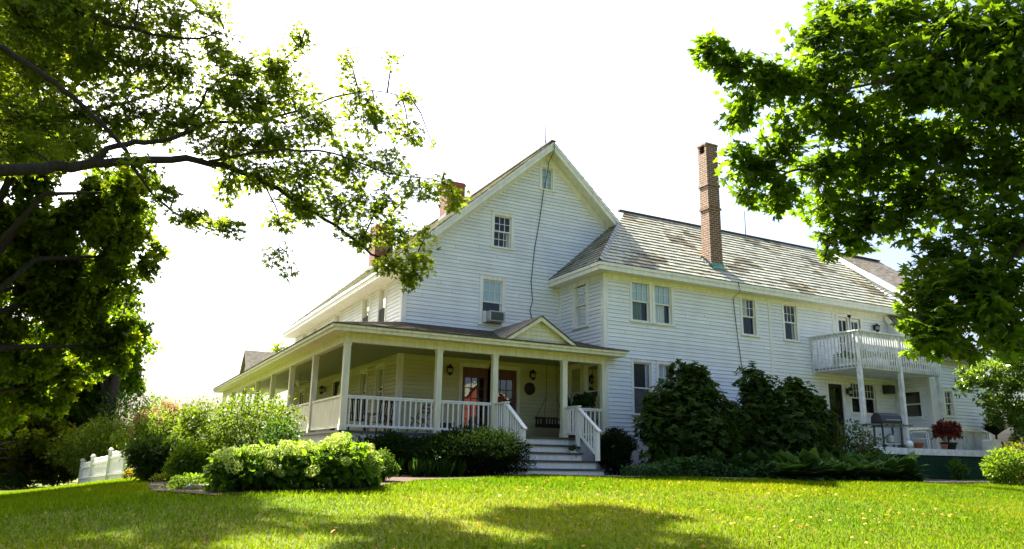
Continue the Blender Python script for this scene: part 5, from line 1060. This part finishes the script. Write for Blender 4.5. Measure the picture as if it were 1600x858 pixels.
# --- farther trees
def tree(name, base, blobs, leafm, label, n, size, tint, yel, trunk_h, r0, templ=T_CLUMP, group=None, up=.5):
    x, y = base; z = ghf(x, y); t = thing(name, (x, y, z), label, 'tree', group); st = MB(); lb = LB()
    top = max(c[2]+r*.3 for *c, r in blobs); st.tube([(x, y, z-.3), (x+.05, y, z+.5), (x, y+.1, z+trunk_h), (x+.2, y, (z+trunk_h+top)/2), (x, y, top)], [r0*1.5, r0, r0*.8, r0*.5, r0*.1], 10)
    tot = sum(r*r for *c, r in blobs)
    for (bx, by, bz, r) in blobs:
        st.tube([(x, y, min(bz-.3*r, z+trunk_h+random.random()*2)), ((x+bx)/2, (y+by)/2, bz-.4*r), (bx, by, bz)], [r0*.35, r0*.22, r0*.06], 6)
        k = int(n*r*r/tot); m_ = 26
        for j in range(m_):      # each limb carries many leaf masses with gaps between them
            d = rdir(1)[0]; q = random.uniform(.35, .95); rr = r*random.uniform(.16, .36); g_ = random.uniform(.65, 1.45); yy = yel*random.choice((.2, .6, 1, 2))
            bushy(lb, (bx+d[0]*r*q, by+d[1]*r*q, bz+d[2]*r*q), (rr, rr, rr*.85), k//m_, size, templ, tuple(c*g_ for c in tint), up*.6, yy, .15, .3, floor=-50)
    lb.build('crown', M[leafm], t); st.build('trunk', M['bark'], t, True); return t
def B(px, py, d, rp): c = at(px, py, d); return (c[0], c[1], c[2], rp*d/FPX)
tree('broad_maple', (-4.2, 23.5), [(-3.5, 21.5, 13, 2.4), (-4.8, 20.5, 11, 2.2), B(40, 330, 22, 95), B(150, 330, 22, 75), B(190, 400, 22, 58), B(60, 440, 22, 90), B(130, 470, 23, 75), B(30, 540, 22, 75), B(205, 300, 21, 40), B(80, 600, 23, 60), B(-10, 600, 23, 70), B(170, 540, 23, 45), B(-60, 420, 23, 90), B(40, 210, 24, 90), B(110, 60, 24, 60), B(10, 30, 25, 110),
     (-3.4, 24, 17.5, 2.6), (1.3, 21.6, 18.6, 1.4), (2.5, 23.0, 18.6, 1.15), (-.5, 22.3, 18.4, 1.0), (-6.5, 24, 14, 3.2), (-7, 23, 9, 3.2)], 'fartree', 'large dark maple with some yellowing leaves shading the left lawn', 150000, .20, (.95, 1.2, .8), .45, 3.2, .34)
tree('dense_maple', (0.2, 48), [B(155, 490, 45, 62), B(185, 530, 44, 55), B(150, 580, 44, 70), B(90, 500, 45, 80), B(90, 580, 45, 90), B(20, 600, 46, 90), B(120, 640, 44, 60), B(195, 590, 45, 42), B(60, 650, 44, 60)], 'fartree', 'dense dark green tree behind the olive shrub, its crown edge against the sky', 46000, .30, (.95, 1.25, .9), .3, 2.2, .35)
tree('shade_tree', (-6, 44), [B(30, 722, 41, 55), B(85, 722, 42, 45), B(-40, 700, 40, 70), B(130, 700, 44, 45), B(20, 640, 42, 60), B(60, 680, 40, 45), B(-40, 600, 42, 90), B(10, 705, 40, 40), B(110, 690, 43, 32)], 'fartree', 'low branched dark tree at the far left lawn edge', 46000, .24, (1.7, 1.6, 1.0), .7, 1.2, .25)
tree('backdrop_tree', (-16, 52), [B(-130, 600, 50, 120), B(-60, 690, 48, 60), B(-120, 420, 52, 130), B(40, 700, 52, 50), B(85, 715, 52, 35)], 'fartree', 'dark tree standing furthest left behind the lawn edge', 26000, .32, (1.2, 1.3, 1.0), .3, 2, .4)
tree('distant_tree', (16.5, 74), [B(438, 545, 70, 12), B(425, 560, 70, 15), B(455, 562, 70, 14), B(410, 590, 70, 18)], 'silver', 'small airy tree top showing above the left porch roof', 900, .3, (1.2, 1.2, 1.2), .2, 3, .15)
tree('variegated_tree', (33.0, 15.6), [B(1510, 595, 26.5, 24), B(1540, 580, 27, 28), B(1575, 600, 27, 38), B(1600, 560, 27, 50), B(1570, 640, 27, 30), B(1600, 660, 27, 36), B(1545, 625, 26.5, 16), B(1640, 600, 27, 60)], 'shrub', 'small grey green ornamental tree at the right corner of the house', 14000, .14, (1.25, 1.2, 1.5), .1, 1.4, .09, T_OVAL)
# ================================================================== grass and litter
def in_poly(x, y, poly):
    ins = np.zeros(len(x), bool); j = len(poly)-1
    for i in range(len(poly)):
        xi, yi = poly[i]; xj, yj = poly[j]; c = ((yi > y) != (yj > y)) & (x < (xj-xi)*(y-yi)/(yj-yi+1e-12)+xi); ins ^= c; j = i
    return ins
n = 560000; u = RNG.random(n); y = 4.5+15.5*u**1.35; x = -5+34*RNG.random(n)
n2_ = 60000; x = np.concatenate([x, -9+13*RNG.random(n2_)]); y = np.concatenate([y, 14+24*RNG.random(n2_)])
ok = np.ones(len(x), bool)
for b in BEDS_D: ok &= ~in_poly(x, y, b)
ok &= ~((x > 5.2) & (y > 17.7)) & ~((x > 9.5) & (x < 26) & (y > 17.3-.165*(x-9.5)))
x, y = x[ok], y[ok]; n = len(x)
pt = np.sin(x*.7+y*.4)+np.sin(y*.9-x*.35+1)+.7*np.sin(x*1.9+2)*np.sin(y*2.1)
tt = tints(n, (1, 1, 1), .3); dry = (RNG.random(n) < .07+.10*(pt > 1.0)); tt[dry] *= np.array([1.5, 1.05, 1.1]); tt *= (1+.13*pt[:, None]*np.array([[1.2, .5, .3]]))
lb = LB(); T = np.stack([RNG.normal(size=n)*.55, RNG.normal(size=n)*.55, np.ones(n)], 1)
lb.add(np.stack([x, y, gh(x, y)-.004], 1), T, rdir(n), (.035+.04*RNG.random(n))*(1+.25*(y > 12)), (np.array([(-.10, 0, 0), (.10, 0, 0), (0, 1, .25)]), [(0, 1, 2)]), tt)
o = lb.build('grass', M['grass']); tag(o, 'short sunlit mown grass covering the lawn', 'grass', kind='stuff')
n = 1300; x = 1+22*RNG.random(n); y = 6.5+9*RNG.random(n)**1.2; w_ = np.exp(-((x-9-.5*(y-8))/4.5)**2); ok = RNG.random(n) < .25+.75*w_
for b in BEDS_D: ok &= ~in_poly(x, y, b)
ok &= ~((x > 9.5) & (y > 17.0-.165*(x-9.5))); x, y = x[ok], y[ok]; n = len(x)
lb = LB(); col = np.where(RNG.random((n, 1)) < .3, np.array([[1.3, 1.6, 2.2]]), np.array([[.95, 1.0, .6]]))*(.6+.7*RNG.random((n, 1)))
lb.add(np.stack([x, y, gh(x, y)+.035+.02*RNG.random(n)], 1), rdir(n)*np.array([1, 1, .3]), rdir(n)*.5+np.array([0, 0, 1]), .028+.035*RNG.random(n), T_MAPLE, col)
o = lb.build('fallen_leaves', M['litter']); tag(o, 'scattered dry brown and orange leaves lying on the lawn', 'fallen leaves', kind='stuff')
for o in bpy.data.objects:
    if '_local' in o: del o['_local']
